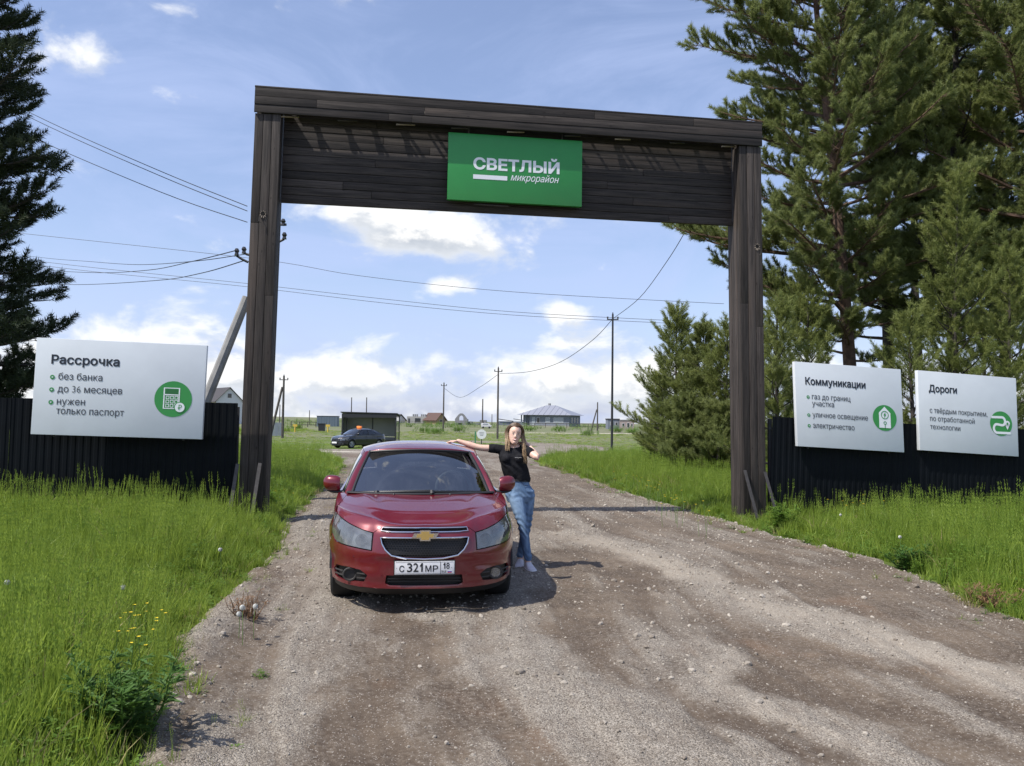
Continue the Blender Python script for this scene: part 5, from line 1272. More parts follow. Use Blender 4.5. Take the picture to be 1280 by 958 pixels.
weed_m = leaf_mat('weed_leaf', (.045, .11, .020), (.095, .18, .035), .30)
herb_m = leaf_mat('herb_leaf', (.09, .17, .022), (.16, .26, .045), .40)
needle_m = leaf_mat('pine_needle', (.115, .150, .046), (.25, .28, .10), .40, .5)
needle_y = leaf_mat('young_pine_needle', (.115, .150, .040), (.26, .29, .090), .36, .5)
needle_shade = leaf_mat('shaded_needle', (.030, .046, .024), (.065, .085, .038), .10, .6)  # left conifer's backlit shade is put into this darker needle colour
bark = mat('pine_bark', (.115, .070, .048), .9, var=.6, vscale=7, bump=.8, bscale=22); bark_d = mat('dark_bark', (.05, .042, .036), .9, var=.5, vscale=9, bump=.8, bscale=25)
def lib_coll(name, objs):
    c = bpy.data.collections.new(name)
    for me in objs: c.objects.link(bpy.data.objects.new(me.name, me))
    return c
def raw(name, V, Fc, m):
    me = bpy.data.meshes.new(name); me.from_pydata([tuple(v) for v in V], [], Fc); me.materials.append(m); return me
R_ = random.Random(3)
def tuft(nb, rad, wid, m, bend=.5, hmin=.5, head=False):
    V, Fc = [], []
    for _ in range(nb):
        a = R_.uniform(0, 6.28); r = rad*R_.random()**.6; x, y = r*math.cos(a), r*math.sin(a); h = R_.uniform(hmin, 1.0); w = wid*R_.uniform(.7, 1.3)
        b = R_.uniform(.1, bend)*h; ba = a+R_.uniform(-1.2, 1.2); f = R_.uniform(0, 3.14); fx, fy = math.cos(f)*w, math.sin(f)*w; b0 = len(V)
        for k in range(4):
            u = k/3; px, py, pz = x+math.cos(ba)*b*u*u, y+math.sin(ba)*b*u*u, h*(u-.18*b*u*u*u)
            ww = (1, .95, .65, .0)[k]
            if k < 3: V += [(px-fx*ww, py-fy*ww, pz), (px+fx*ww, py+fy*ww, pz)]
            else: V.append((px, py, pz))
        Fc += [(b0, b0+1, b0+3, b0+2), (b0+2, b0+3, b0+5, b0+4), (b0+4, b0+5, b0+6)]
    if head:
        for _ in range(3):
            a = R_.uniform(0, 6.28); x, y = rad*.5*math.cos(a), rad*.5*math.sin(a); lx, ly = R_.uniform(-.15, .15), R_.uniform(-.15, .15); b0 = len(V)
            V += [(x-.006, y, 0), (x+.006, y, 0), (x+lx+.004, y+ly, 1.15), (x+lx-.004, y+ly, 1.15)]; Fc.append((b0, b0+1, b0+2, b0+3))
            for q in range(10):
                z = 1.12+q*.028; b0 = len(V); an = q*2.4; s_ = .035*(1-q/13)
                V += [(x+lx, y+ly, z), (x+lx+s_*math.cos(an), y+ly+s_*math.sin(an), z+.03), (x+lx+.3*s_*math.cos(an+1), y+ly+.3*s_*math.sin(an+1), z+.05)]; Fc.append((b0, b0+1, b0+2))
    return V, Fc
gl_ = []
for k in range(3): gl_.append(raw('a_tuft', *tuft(22, .20, .016, grass_m, .55, .45), grass_m))
for k in range(3): gl_.append(raw('b_tuft', *tuft(16, .16, .012, grass_m, .35, .6, True), grass_m))
gl_.append(raw('c_tuft', *tuft(14, .22, .015, grass_dry, .8, .4), grass_dry))
# broad-leaved herb
def herb(n, m, leaf=.12):
    V, Fc = [], []
    for _ in range(n):
        a = R_.uniform(0, 6.28); r = R_.uniform(.02, .28); z = R_.uniform(.15, .95)*(1-r); L = leaf*R_.uniform(.6, 1.3); w = L*.32; d = Vector((math.cos(a), math.sin(a), R_.uniform(-.2, .7))).normalized(); s = d.cross(Vector((0, 0, 1))).normalized()
        p = Vector((r*math.cos(a), r*math.sin(a), z)); b0 = len(V); V += [p, p+d*L*.45+s*w, p+d*L, p+d*L*.45-s*w]; Fc.append((b0, b0+1, b0+2, b0+3))
    for _ in range(5):
        a = R_.uniform(0, 6.28); r = R_.uniform(0, .2); b0 = len(V); V += [(-.008, 0, 0), (.008, 0, 0), (r*math.cos(a)+.004, r*math.sin(a), .9), (r*math.cos(a)-.004, r*math.sin(a), .9)]; Fc.append((b0, b0+1, b0+2, b0+3))
    return V, Fc
for k in range(2): gl_.append(raw('d_herb', *herb(60, herb_m), herb_m))
GL = lib_coll('grass_shapes', gl_)
def area_grass(name, y0, y1, dfun, xmin_f, label, seed, sc_fun, herbs=.07, avoid=None):
    rg = np.random.default_rng(seed); xs, ys_ = [], []
    yb = np.arange(y0, y1, .5)
    for y in yb:
        lo, hi = -(.80*y+2.5), .80*y+2.5; n = rg.poisson(dfun(y)*(hi-lo)*.5); xs.append(rg.uniform(lo, hi, n)); ys_.append(rg.uniform(y, y+.5, n))
    x = np.concatenate(xs); y = np.concatenate(ys_)
    wob = (fbm(x*1.6, y*1.6, 3)-.5)*.5
    dl = Lx(y)-x; dr = x-Rx(y); e = np.maximum(dl, dr)+wob+.08
    k = (rg.random(len(x)) < np.clip(.035+(e+.02)/.35, .035, 1))*(e > -.5) | (y > 55)
    if avoid is not None: k &= ~avoid(x, y)
    x, y, e = x[k], y[k], e[k]
    n = len(x); patch = fbm(x*.5+40, y*.5, 4)*.6+fbm(x*2.1, y*2.1+7, 3)*.4
    h = sc_fun(y)*(.25+1.5*patch)*rg.uniform(.65, 1.3, n)*np.clip(.45+e*.8, .22, 1)
    wd = np.maximum(h*.9, np.where(e < 0, .08, .16)+.012*y)*rg.uniform(.8, 1.2, n)
    idx = rg.integers(0, 6, n); u = rg.random(n); idx = np.where(u < .04+.07*(patch > .6)+.15*(e < .1), 6, idx); idx = np.where((u > 1-herbs*(1+2.5*(e < .8)+1.5*(fbm(x*.8, y*.8+60, 3) > .58))), 7+rg.integers(0, 2, n), idx)
    h = np.where(idx >= 7, h*.75, h)
    S = np.stack([wd, wd, h], -1); z = H(x, y)-.015
    R = np.stack([rg.normal(0, .10, n), rg.normal(0, .10, n), rg.uniform(0, 6.28, n)], -1)
    o = scatter(name, np.stack([x, y, z], -1), S, R, GL, idx); tag(o, label, 'grass', kind='stuff'); return o
def on_side_road(x, y): 
    cy = np.interp(x, [-70, -40, -20, -8, -1, 4], [58.5, 57.5, 56, 55, 57, 62]); return ((np.abs(y-cy) < 5.0) & (x < 4)) | ((np.hypot((x-1)/6.5, (y-67)/9) < 1))
area_grass('grass', 1.4, 54, lambda y: 330*(5/max(y, 5))**1.45+4, None, 'tall green meadow grass on both verges of the dirt road', 21, lambda y: np.interp(y, [0, 4, 8, 14, 30, 54], [.30, .34, .36, .40, .42, .40]), avoid=lambda x, y: on_side_road(x, y) | ((np.abs(x-4.47) < .24) & (np.abs(y-15.25) < .3)) | ((np.abs(x+4.25) < .24) & (np.abs(y-13.9) < .3)))
area_grass('meadow_grass', 54, 125, lambda y: 2.6*(54/y), None, 'rough meadow beyond the side road', 22, lambda y: .38+0*y, .02, avoid=on_side_road)

# ---- conifers
def clump(m, n=60, L=.24, nl=.085, nw=.0042, fwd=.9, name='clump'):
    V, Fc = [], []
    for _ in range(n):
        s = R_.random()**.8; p = Vector((R_.uniform(-.01, .01), R_.uniform(-.01, .01), L*s)); a = R_.uniform(0, 6.28); d = Vector((math.cos(a), math.sin(a), fwd*R_.uniform(.5, 1.5))).normalized()
        q = p+d*nl*R_.uniform(.7, 1.15); w = d.cross(Vector((R_.uniform(-1, 1), R_.uniform(-1, 1), R_.uniform(-1, 1)))).normalized()*nw; b0 = len(V); V += [p-w, p+w, q+w*.35]; Fc.append((b0, b0+1, b0+2))
    b0 = len(V); V += [(-.004, 0, -.10), (.004, 0, -.10), (0, 0, L*.9)]; Fc.append((b0, b0+1, b0+2))
    return raw(name, V, Fc, m)
PINE = lib_coll('pine_clumps', [clump(needle_m, 125, .25, .105, .0050) for _ in range(4)])
YOUNG = lib_coll('young_clumps', [clump(needle_y, 80, .32, .10, .0046, 1.2) for _ in range(4)])
DARK = lib_coll('shaded_clumps', [clump(needle_shade, 80, .24, .085, .0065, .8) for _ in range(4)])
def conifer(name, loc, h, z0, prof, nbr, coll, trunk_m, label, cat='tree', group=None, r0=.16, e0=.25, curve=.35, seed=1, twig=.55, clump_s=1.0, step=.22, lean=(0, 0), extra=(), side=3, leader=True, droop=0.0):
    g = random.Random(seed); base = Vector((loc[0], loc[1], Hs(*loc)-.05)); root = empty(name, base, 0, label, cat, group); tm = MB()
    ph1, ph2 = g.uniform(0, 6), g.uniform(0, 6)
    def tp(z): u = z/h; return Vector((lean[0]*u+.10*h/15*math.sin(ph1+u*5), lean[1]*u+.10*h/15*math.sin(ph2+u*4), z))
    tr = lambda z: max(.012, r0*(1-z/h)**.8+.01)
    zs = [h*k/14 for k in range(15)]; tm.tube([tp(z) for z in zs], [tr(z)*(1.25 if z == 0 else 1) for z in zs], 9)
    P, S, Rr = [], [], []
    Z = Vector((0, 0, 1))
    def put(p, d, s): 
        q = d.to_track_quat('Z', 'Y').to_euler(); P.append(p); S.append(s*g.uniform(.75, 1.25)); Rr.append((q.x, q.y, q.z+0.0))
    br = []
    for i in range(nbr):
        u = ((i+g.random())/nbr)**.92; z = z0+(h-z0)*u*.985; br.append((z, i*2.399+g.uniform(-.5, .5), prof(u)*g.uniform(.6, 1.15), e0+.55*u+g.uniform(-.15, .15)))
    for (z, az_, L) in extra: br.append((z, az_, L, .15))
    for (z, a, L, e) in br:
        if L < .12: continue
        n = max(4, int(L/.35)+2); p = tp(z); d = Vector((math.cos(a)*math.cos(e), math.sin(a)*math.cos(e), math.sin(e))); pts = [p]; sidev = Vector((-math.sin(a), math.cos(a), 0))
        wob = g.uniform(-.25, .25)
        for k in range(n):
            u = (k+1)/n; d = (d+Z*(curve*u-.25*(1-u)*.6-droop*(1-u))/n*1.6+sidev*wob/n+Vector((g.uniform(-1, 1), g.uniform(-1, 1), g.uniform(-1, 1)))*.07).normalized(); pts.append(pts[-1]+d*L/n)
        rb = min(tr(z)*.55, .015+.018*L); tm.tube(pts, [rb*(1-.85*k/n) for k in range(n+1)], 5, cap=False)
        s = .28 if L > 1.2 else .10; ds = step/L
        while s < 1.0:
            k = min(n-1, int(s*n)); f = s*n-k; q = pts[k].lerp(pts[k+1], f); dd = (pts[k+1]-pts[k]).normalized()
            for _ in range(side):
                sd = g.choice((-1, 1)); tl = twig*(1-.65*s)*g.uniform(.35, 1.0)*min(1.2, L/1.5); an = g.uniform(.5, 1.2)
                td = (dd*math.cos(an)+sidev*sd*math.sin(an)+Z*g.uniform(-.05, .55)).normalized(); e_ = q+td*tl
                if tl > .25: tm.tube([q, e_], [.008, .004], 3, cap=False)
                put(e_, (td+Z*.25).normalized(), clump_s)
                if tl > .3: put(q.lerp(e_, .6), (td+Z*.5+sidev*g.uniform(-.6, .6)).normalized(), clump_s*.9)
                if tl > .45: put(q.lerp(e_, .75)+sidev*g.uniform(-.15, .15)+Z*g.uniform(0, .12), (td+Z*.3+sidev*g.uniform(-.9, .9)).normalized(), clump_s*.9)
            s += ds*g.uniform(.7, 1.3)
        put(pts[-1], (dd+Z*.2).normalized(), clump_s*1.1)
    if leader:
        for k in range(5): put(tp(h*(1-.02*k)), Vector((g.uniform(-.3, .3), g.uniform(-.3, .3), 1)).normalized(), clump_s*1.1)
    tm.build('trunk', trunk_m, root, smooth=True)
    o = scatter('crown', P, S, Rr, coll, [g.randrange(4) for _ in P], parent=root); o['kind'] = 'stuff'
    return root, len(P)
big = lambda R0: (lambda u: R0*(.55+.45*math.sin(math.pi*min(1, u*1.05)**.7))*(1-u**5)**.6+.2)
cone = lambda R0: (lambda u: R0*1.2*(1-u)**.72*(.74+.28*math.cos(u*31+R0*9))*(.7+.5*random.random())+.14)
W = math.pi
tot = 0
def px2x(px, Y): return at(px, 520, Y).x
pines = [  # px of trunk, Y, height, z0, radius, branches, seed, lean, label, extras
 (1072, 22.0, 17.0, 3.4, 3.0, 92, 31, (-1.3, 0), 'tall orange-barked pine with branches reaching over the right gate post', [(5.2, W*1.02, 3.4), (6.2, W*.98, 4.4), (6.5, W*1.06, 4.6), (6.9, W*.94, 4.0), (9.6, W*1.0, 3.0), (11.6, W*.97, 3.4), (12.4, W*1.05, 3.3), (13.2, W, 2.6), (4.2, W*1.1, 3.0)]),
 (1112, 25.5, 17.5, 4.2, 3.1, 64, 32, (-.3, .3), 'tall pine with a darker trunk just right of the orange-barked pine', [(12, W*.9, 3.0)]),
 (1192, 24.5, 18.0, 4.0, 3.2, 74, 33, (.2, 0), 'tall pine standing behind the slender young pine', []),
 (1262, 27.0, 17.0, 4.5, 3.2, 60, 34, (-.3, 0), 'tall pine second from the right edge, set far back', []),
 (1318, 22.5, 17.5, 3.6, 3.6, 70, 35, (-.5, 0), 'tall pine at the right edge of the view', []),
 (1150, 31.0, 17.0, 5.0, 3.2, 50, 36, (0, 0), 'rearmost tall pine, seen between the trunks', []),
]
for (px, Y, h, z0, rad, nb, sd, ln, lb, ex) in pines:
    _, n = conifer('pine_tree', (px2x(px, Y), Y), h, z0, big(rad), nb, PINE, bark if sd in (31, 35) else bark_d, lb, 'pine', 'tall pines behind the right fence', .19, .12, .42, sd, .85, 1.15, .22, ln, ex, 5); tot += n
young = [
 (1197, 19.3, 7.7, .5, 1.65, 76, 41, 'slender bright young pine with a pointed top behind the right-hand boards'),
 (1262, 18.6, 5.6, .4, 1.5, 58, 42, 'young pine behind the board nearest the right edge'),
 (1140, 18.0, 4.0, .4, 1.15, 40, 43, 'small young pine behind the gap between the two right-hand boards'),
 (1010, 20.5, 5.2, .4, 1.5, 56, 44, 'bushy young pine rising behind the board nearest the gate post'),
 (972, 19.0, 4.4, .3, 1.15, 46, 45, 'young pine between the gate post and the nearest right-hand board'),
 (1228, 21.5, 6.2, .4, 1.6, 50, 46, 'young pine close behind the slender pointed one'),
]
for (px, Y, h, z0, rad, nb, sd, lb) in young:
    _, n = conifer('young_pine', (px2x(px, Y), Y), h, z0, cone(rad), nb, YOUNG, bark_d, lb, 'pine', 'young pines behind the right fence', .06, .22, .50, sd, .40, 1.05, .17, (0, 0), (), 3); tot += n
grp = [
 (846, 33.0, 6.4, .25, 2.1, 84, 51, 'tallest young pine of the clump left of the right gate post'),
 (880, 31.5, 5.6, .2, 1.9, 70, 52, 'bushy young pine touching the right gate post, middle of the clump'),
 (908, 30.0, 5.4, .2, 1.8, 66, 53, 'young pine half hidden by the right gate post'),
 (826, 34.5, 3.5, .1, .95, 44, 54, 'low light green young pine at the left edge of the clump'),
 (862, 29.5, 2.6, .05, 1.5, 44, 55, 'low brownish bushy pine at the front foot of the clump'),
 (897, 28.2, 2.3, .05, 1.3, 36, 56, 'small pine bush at the foot of the clump beside the gate post'),
 (945, 31.0, 5.8, .3, 1.8, 60, 57, 'young pine just right of the right gate post, beyond the fence'),
]
for (px, Y, h, z0, rad, nb, sd, lb) in grp:
    _, n = conifer('young_pine', (px2x(px, Y), Y), h, z0, cone(rad), nb, YOUNG if sd not in (52, 55, 56) else PINE, bark_d, lb, 'pine', 'clump of young pines beyond the gate', .06, .16, .45, sd, .52, 1.3, .19, (0, 0), (), 3); tot += n
_, n = conifer('conifer_tree', (px2x(-62, 17.5), 17.5), 14.0, 1.2, lambda u: (2.45*(1-u)**.55+.3)*(.85+.2*math.sin(u*60)), 150, DARK, bark_d, 'tall shade-darkened conifer with layered branches at the left edge behind the fence', 'conifer', None, .2, .02, .55, 61, .70, 1.35, .14, (0, 0), (), 3, droop=.25); tot += n
print('clumps', tot)

# ---- single plants
def leafy(name, loc, h, ns, m, label, cat, seed, leaf=.10, spread=.35, lw=.16, dens=16):
    g = random.Random(seed); root = empty(name, (loc[0], loc[1], Hs(*loc)-.02), 0, label, cat); st, lf = MB(), MB()
    for i in range(ns):
        a = g.uniform(0, 6.28); r = spread*g.uniform(.05, 1); hh = h*g.uniform(.6, 1); tip = Vector((r*math.cos(a), r*math.sin(a), hh)); b0 = Vector((r*.3*math.cos(a), r*.3*math.sin(a), 0)); mid = (b0+tip)/2+Vector((g.uniform(-.03, .03), g.uniform(-.03, .03), 0)); st.tube([b0, mid, tip], [.006, .004, .002], 4)
        for k in range(dens):
            u = g.uniform(.12, 1); p = b0.lerp(tip, u); aa = k*2.4+g.random(); d = Vector((math.cos(aa), math.sin(aa), g.uniform(.1, .9))).normalized(); L = leaf*g.uniform(.6, 1.2)*(1.2-.5*u); s = d.cross(Vector((0, 0, 1))).normalized()*L*lw; e = d*L+Vector((0, 0, -.25*L))
            lf.add([p, p+d*L*.5+s, p+e, p+d*L*.5-s], [(0, 1, 2, 3)])
            for q in (-1, 1): d2 = (d+s.normalized()*q*.8).normalized(); s2 = d2.cross(Vector((0, 0, 1))).normalized()*L*.08; p2 = p+d*L*.4; lf.add([p2, p2+d2*L*.3+s2, p2+d2*L*.55, p2+d2*L*.3-s2], [(0, 1, 2, 3)])
    st.build('stem', m, root)['kind'] = 'stuff'; f = lf.build('foliage', m, root); f['kind'] = 'stuff'; return root
dry_m = leaf_mat('dry_stalk', (.14, .075, .04), (.26, .16, .085), .1)
g0 = gnd(150, 940); leafy('weed', (g0.x, g0.y+.05), .52, 26, weed_m, 'dark green leafy weed in the bottom left corner beside the dirt', 'weed', 1, .13, .34)
g0 = gnd(95, 955); leafy('weed', (g0.x-.05, g0.y+.10), .40, 14, weed_m, 'smaller dark weed to the left of the big leafy one in the corner', 'weed', 2, .12, .24)
g0 = gnd(308, 780); leafy('dry_plant', (g0.x, g0.y), .30, 26, dry_m, 'reddish dry plant clump growing at the left edge of the dirt road', 'plant', 3, .07, .22, .10, 7)
g0 = gnd(1238, 760); leafy('dry_plant', (g0.x+.1, g0.y+.2), .24, 24, dry_m, 'brown dry clump in the ditch at the right road edge', 'plant', 4, .09, .32, .10, 9)
g0 = gnd(1120, 716); leafy('weed', (g0.x+.3, g0.y+.3), .34, 18, weed_m, 'low dark weed in the right verge near the ditch', 'weed', 5, .12, .30)
g0 = gnd(960, 662); leafy('weed', (g0.x+.25, g0.y+.1), .50, 20, herb_m, 'bright leafy weed at the foot of the right gate post', 'weed', 6, .14, .32)
g0 = gnd(352, 640); leafy('weed', (g0.x-.15, g0.y-.3), .48, 18, herb_m, 'leafy weed at the road edge by the left gate post', 'weed', 7, .13, .32)
clock_m = mat('seed_fluff', (.62, .62, .58), .9); petal = mat('yellow_petal', (.70, .52, .02), .6); stemm = mat('flower_stem', (.12, .20, .05), .7)
def flower(kind, loc, h, label, group):
    root = empty(kind, (loc[0], loc[1], Hs(*loc)), random.uniform(0, 6), label, 'dandelion' if kind == 'dandelion' else 'flower', group)
    mb = MB(); tip = Vector((random.uniform(-.03, .03), random.uniform(-.03, .03), h)); mb.tube([(0, 0, 0), tip*.6+Vector((.01, 0, 0)), tip], .0025, 4); mb.build('stem', stemm, root)
    mb = MB()
    if kind == 'dandelion': 
        ell(mb, tip, (.010, .010, .010), 5)
        for i in range(90):
            z = 1-2*(i+.5)/90; r = math.sqrt(1-z*z); a = i*2.4; d = Vector((r*math.cos(a), r*math.sin(a), z)); s = d.cross(Vector((.3, .2, 1))).normalized()*.006; mb.add([tip+d*.012, tip+d*.020+s, tip+d*.020-s], [(0, 1, 2)])
            s2 = d.cross(s).normalized()*.006; mb.add([tip+d*.018+s2, tip+d*.021+s, tip+d*.018-s2], [(0, 1, 2)])
        mb.build('seed_head', clock_m, root)
    else:
        for i in range(7):
            a = i*.9; d = Vector((math.cos(a), math.sin(a), .35)); s = Vector((-math.sin(a), math.cos(a), 0))*.008; mb.add([tip, tip+d*.009+s, tip+d*.017, tip+d*.009-s], [(0, 1, 2, 3)])
        mb.build('petals', petal, root)
    return root
proto_y = None
for (px, py, h, lb) in ((147, 745, .34, 'dandelion clock standing alone in the left grass'), (317, 760, .26, 'largest dandelion clock over the dry clump at the road edge'), (303, 762, .30, 'dandelion clock left of the largest one over the dry clump'), (298, 768, .22, 'low dandelion clock over the dry clump'), (2, 755, .3, 'dandelion clock at the left edge'), (276, 690, .36, 'dandelion clock near the left gate post'), (1128, 668, .36, 'white dandelion clock in the right verge below the boards'), (1052, 640, .38, 'white dandelion clock below the first right-hand board')):
    g0 = gnd(px, py+h*1035/max(4, gnd(px, py+40).y)); flower('dandelion', (g0.x, g0.y), h, lb, None)
fl_pos = [(155, 830), (178, 850), (190, 838), (165, 812), (200, 818), (172, 870), (148, 842), (352, 632), (366, 628), (350, 640)]
fr_pos = [(820, 640), (835, 640), (842, 650), (828, 632), (815, 628), (808, 622), (780, 606), (770, 602), (760, 598), (725, 590), (790, 612), (850, 652), (1046, 645), (1062, 650), (1108, 646), (1075, 655), (880, 662)]
for ps, gp, lb in ((fl_pos, 'yellow flowers in the left grass', 'small yellow wildflower in the grass left of the dirt road'), (fr_pos, 'yellow flowers in the right verge', 'small yellow wildflower in the verge right of the dirt road')):
    for (px, py) in ps:
        for q in range(3):
            g0 = gnd(px+random.uniform(-16, 16), py+random.uniform(-9, 14)); g0.x += random.uniform(-.1, .1); 
            if proto_y is None: proto_y = flower('wildflower', (g0.x, g0.y), .34, lb, gp)
            else:
                c = copy_tree(proto_y); c.location = (g0.x, g0.y, Hs(g0.x, g0.y)); c.rotation_euler.z = random.uniform(0, 6); c.scale = (.8, .8, random.uniform(.8, 1.15)) if ps is fl_pos else (1.3, 1.3, random.uniform(1.1, 1.45)); c['label'] = lb; c['group'] = gp
# loose rocks
for (px, py, s, lb) in ((935, 832, .055, 'pale round rock loose on the right half of the road'), (865, 842, .05, 'grey rock left of the pale round one'), (890, 838, .035, 'small pale stone between the grey and the pale round rock'), (990, 915, .05, 'rock near the bottom right of the road'), (630, 838, .05, 'dark rock in front of the car in the gravel band'), (650, 846, .06, 'largest grey rock in the gravel band before the car'), (668, 850, .04, 'grey stone right of the largest rock in the band'), (222, 900, .06, 'rock on the dirt bank at the left road edge'), (240, 862, .05, 'rock higher on the left dirt bank'), (270, 800, .04, 'white stone by the dry clump'), (752, 722, .04, 'pale stone right of the car shadow'), (705, 862, .045, 'rock at the right of the gravel band')):
    g0 = gnd(px, py); bm = bmesh.new(); bmesh.ops.create_icosphere(bm, subdivisions=2, radius=.5)
    for v in bm.verts: v.co *= random.uniform(.85, 1.1); v.co.z *= .7
    me = bpy.data.meshes.new('rock'); bm.to_mesh(me); bm.free(); o = link('rock', me, None, stm); o.location = (g0.x, g0.y, Z_road(g0.x, g0.y)+s*.15); o.scale = (s*1.2, s, s); o.rotation_euler = (0, 0, random.uniform(0, 6))
    tag(o, lb, 'rock', 'loose rocks on the road')
# ------------------------------------------------------------------ beyond the gate
conc = mat('weathered_concrete', (.26, .255, .245), .9, var=.3, vscale=3, bump=.2); pole_m = mat('grey_pole_wood', (.085, .075, .066), .85, var=.4, vscale=4); wire_m = mat('cable_black', (.02, .02, .022), .6)
insul = mat('insulator', (.03, .03, .035), .3, coat=.5); dsteel = mat('dark_painted_steel', (.018, .019, .022), .5); zinc = mat('zinc_sheet', (.26, .29, .32), .5, .3, var=.1)
def pole(px, ytop, Y, label, base_py=None, r=.11, group=None, name='utility_pole', m=None, arm=True, brace=None):
    top = at(px, ytop, Y); gz = Hs(top.x, Y); root = empty(name, (top.x, Y, gz), 0, label, 'pole', group); h = top.z-gz
    mb = MB(); mb.tube([(0, 0, -.3), (0, 0, h)], [r, r*.72], 10); mb.build('post', m or pole_m, root, smooth=True)
    if arm:
        mb = MB(); mb.box(-.45, .45, -.04, .04, h-.45, h-.37); mb.build('cross_arm', dsteel, root)
        for x in (-.40, .40): mb = MB(); mb.tube([(x, 0, h-.36), (x, 0, h-.2)], [.05, .07], 8); mb.build('insulator', insul, root)
        mb = MB(); mb.tube([(0, 0, h-.02), (0, 0, h+.14)], [.06, .04], 8); mb.build('insulator', insul, root)
    if brace:
        a, b_ = brace; A = at(*a, Y)-root.location; Bq = at(b_[0], b_[1], Y-.3)-root.location; d = (Bq-A).normalized(); k = (-.2-A.z)/d.z if d.z < 0 else 1; mb = MB(); mb.tube([A, A+d*k], [r*.8, r], 9); mb.build('brace', m or pole_m, root, smooth=True)
    return root
# utility pole right behind the left gate post, with a leaning grey brace
root = pole(324, 268, 17.2, 'grey utility pole hidden behind the left gate post, braced to the left', r=.12, m=conc, arm=False, brace=((309, 372), (258, 500)))
br = [o for o in root.children if o.name.startswith('brace')][0]
def ins(pts, b0):
    mb = MB(); mb.tube([at(*p, 17.2)-root.location for p in pts], .028, 6); a_ = mb.build('bracket', dsteel, root)
    q = at(*b0, 17.2)-root.location; mb = MB(); mb.tube([q-Vector((0, 0, .07)), q-Vector((0, 0, .02)), q+Vector((0, 0, .02)), q+Vector((0, 0, .07))], [.05, .035, .055, .03], 9); mb.build('insulator', insul, a_)
ins([(310, 328), (302, 324), (296, 320)], (296, 315)); ins([(325, 300), (348, 303), (355, 299)], (355.5, 295)); ins([(325, 278), (346, 281), (358, 281)], (354, 278)); ins([(325, 322), (308, 318), (305, 316)], (305, 313))
def wire(label, pts, r=.011, group='power lines', name='power_cable'):
    """pts (px, py, Y)"""
    P = [at(*p) for p in pts]; Q = []
    for i in range(len(P)-1):
        a, b_, c, d = P[max(i-1, 0)], P[i], P[i+1], P[min(i+2, len(P)-1)]
        for k in range(6): t_ = k/6; Q.append(.5*((2*b_)+(c-a)*t_+(2*a-5*b_+4*c-d)*t_*t_+(3*b_-a-3*c+d)*t_**3))
    Q.append(P[-1]); o0 = Q[0].copy(); mb = MB(); mb.tube([q-o0 for q in Q], r, 5); o = mb.build(name, wire_m, None, smooth=True); o.location = o0; tag(o, label, 'cable', group)
wire('uppermost of the three cables rising left from behind the gate post', [(309, 258, 17.2), (200, 214, 19), (62, 153, 22), (-60, 92, 25)], .009)
wire('second of the three cables rising left from behind the gate post', [(309, 264, 17.2), (200, 220, 19), (60, 158, 22), (-60, 98, 25)], .009)
wire('lowest of the three cables rising left from behind the gate post', [(309, 278, 17.2), (200, 240, 19), (40, 172, 22), (-60, 124, 25)], .009)
wire('sagging cable leaving the left insulator, upper one', [(296, 313, 17.2), (240, 327, 22), (184, 338, 28), (115, 341, 36), (37, 336, 46), (-40, 326, 58)], .012)
wire('sagging cable leaving the pole to the left, lowest one', [(305, 326, 17.2), (250, 342, 22), (193, 351, 28), (92, 356, 38), (18, 352, 48), (-40, 346, 58)], .012)
wire('sagging cable leaving the right insulator to the left, middle one', [(306, 318, 17.2), (240, 327, 22), (170, 331, 30), (110, 327, 38), (50, 322, 46), (-40, 310, 58)], .010)
wire('thin distant line crossing the sky, upper one', [(-40, 284, 70), (18, 291, 70), (321, 324, 68), (450, 345, 67), (640, 365, 66), (905, 380, 64)], .018)
wire('thin distant line crossing the sky, middle one', [(-40, 316, 72), (110, 334, 72), (303, 354, 70), (480, 374, 69), (640, 390, 68), (840, 401, 66)], .018)
wire('thin distant line crossing the sky, lowest one', [(-40, 320, 72), (110, 339, 72), (303, 358, 70), (480, 379, 69), (640, 394, 68), (830, 404, 66)], .018)
wire('cable dropping from behind the gate to the tall right lamp pole', [(900, 222, 36), (862, 281, 42), (835, 325, 48), (800, 372, 57), (767, 398, 64)], .022)
wire('cable sagging between the tall right pole and the next pole', [(765, 400, 64.5), (740, 426, 68), (700, 453, 76), (660, 465, 84), (625, 467, 92)], .025)
wire('cable leaving the middle pole to the left', [(623, 468, 92), (600, 484, 104), (575, 497, 118), (556, 486, 128)], .025)
pole(766, 393, 64.5, 'tall slim dark lamp pole on the grass at the right', r=.10, m=dsteel)
pole(623, 460, 92, 'slim pole in the middle, behind the woman', r=.12, group=None)
pole(555, 479, 128, 'slim pole left of the middle, beyond the bus shelter', r=.13)
pole(355, 470, 85, 'braced wooden pole just right of the left gate post', r=.14, brace=((353, 484), (343.5, 523)))
pole(350, 506, 130, 'thin pole behind the braced wooden pole', r=.1, arm=False)
pole(747, 503, 150, 'braced pole to the right of the grey house', r=.14, arm=False, brace=((746, 512), (741, 530)))
pole(439.6, 497, 140, 'thin pole above the shelter roof, left of a pair', r=.11, arm=False); pole(458.4, 497, 140, 'thin pole above the shelter roof, right of a pair', r=.11, arm=False)
pole(387, 513, 200, 'short far pole left of the grey container', r=.12, arm=False); pole(603.5, 499, 170, 'pole behind the white van', r=.16, arm=False); pole(615, 518, 260, 'far small pole right of the white van', r=.14, arm=False)

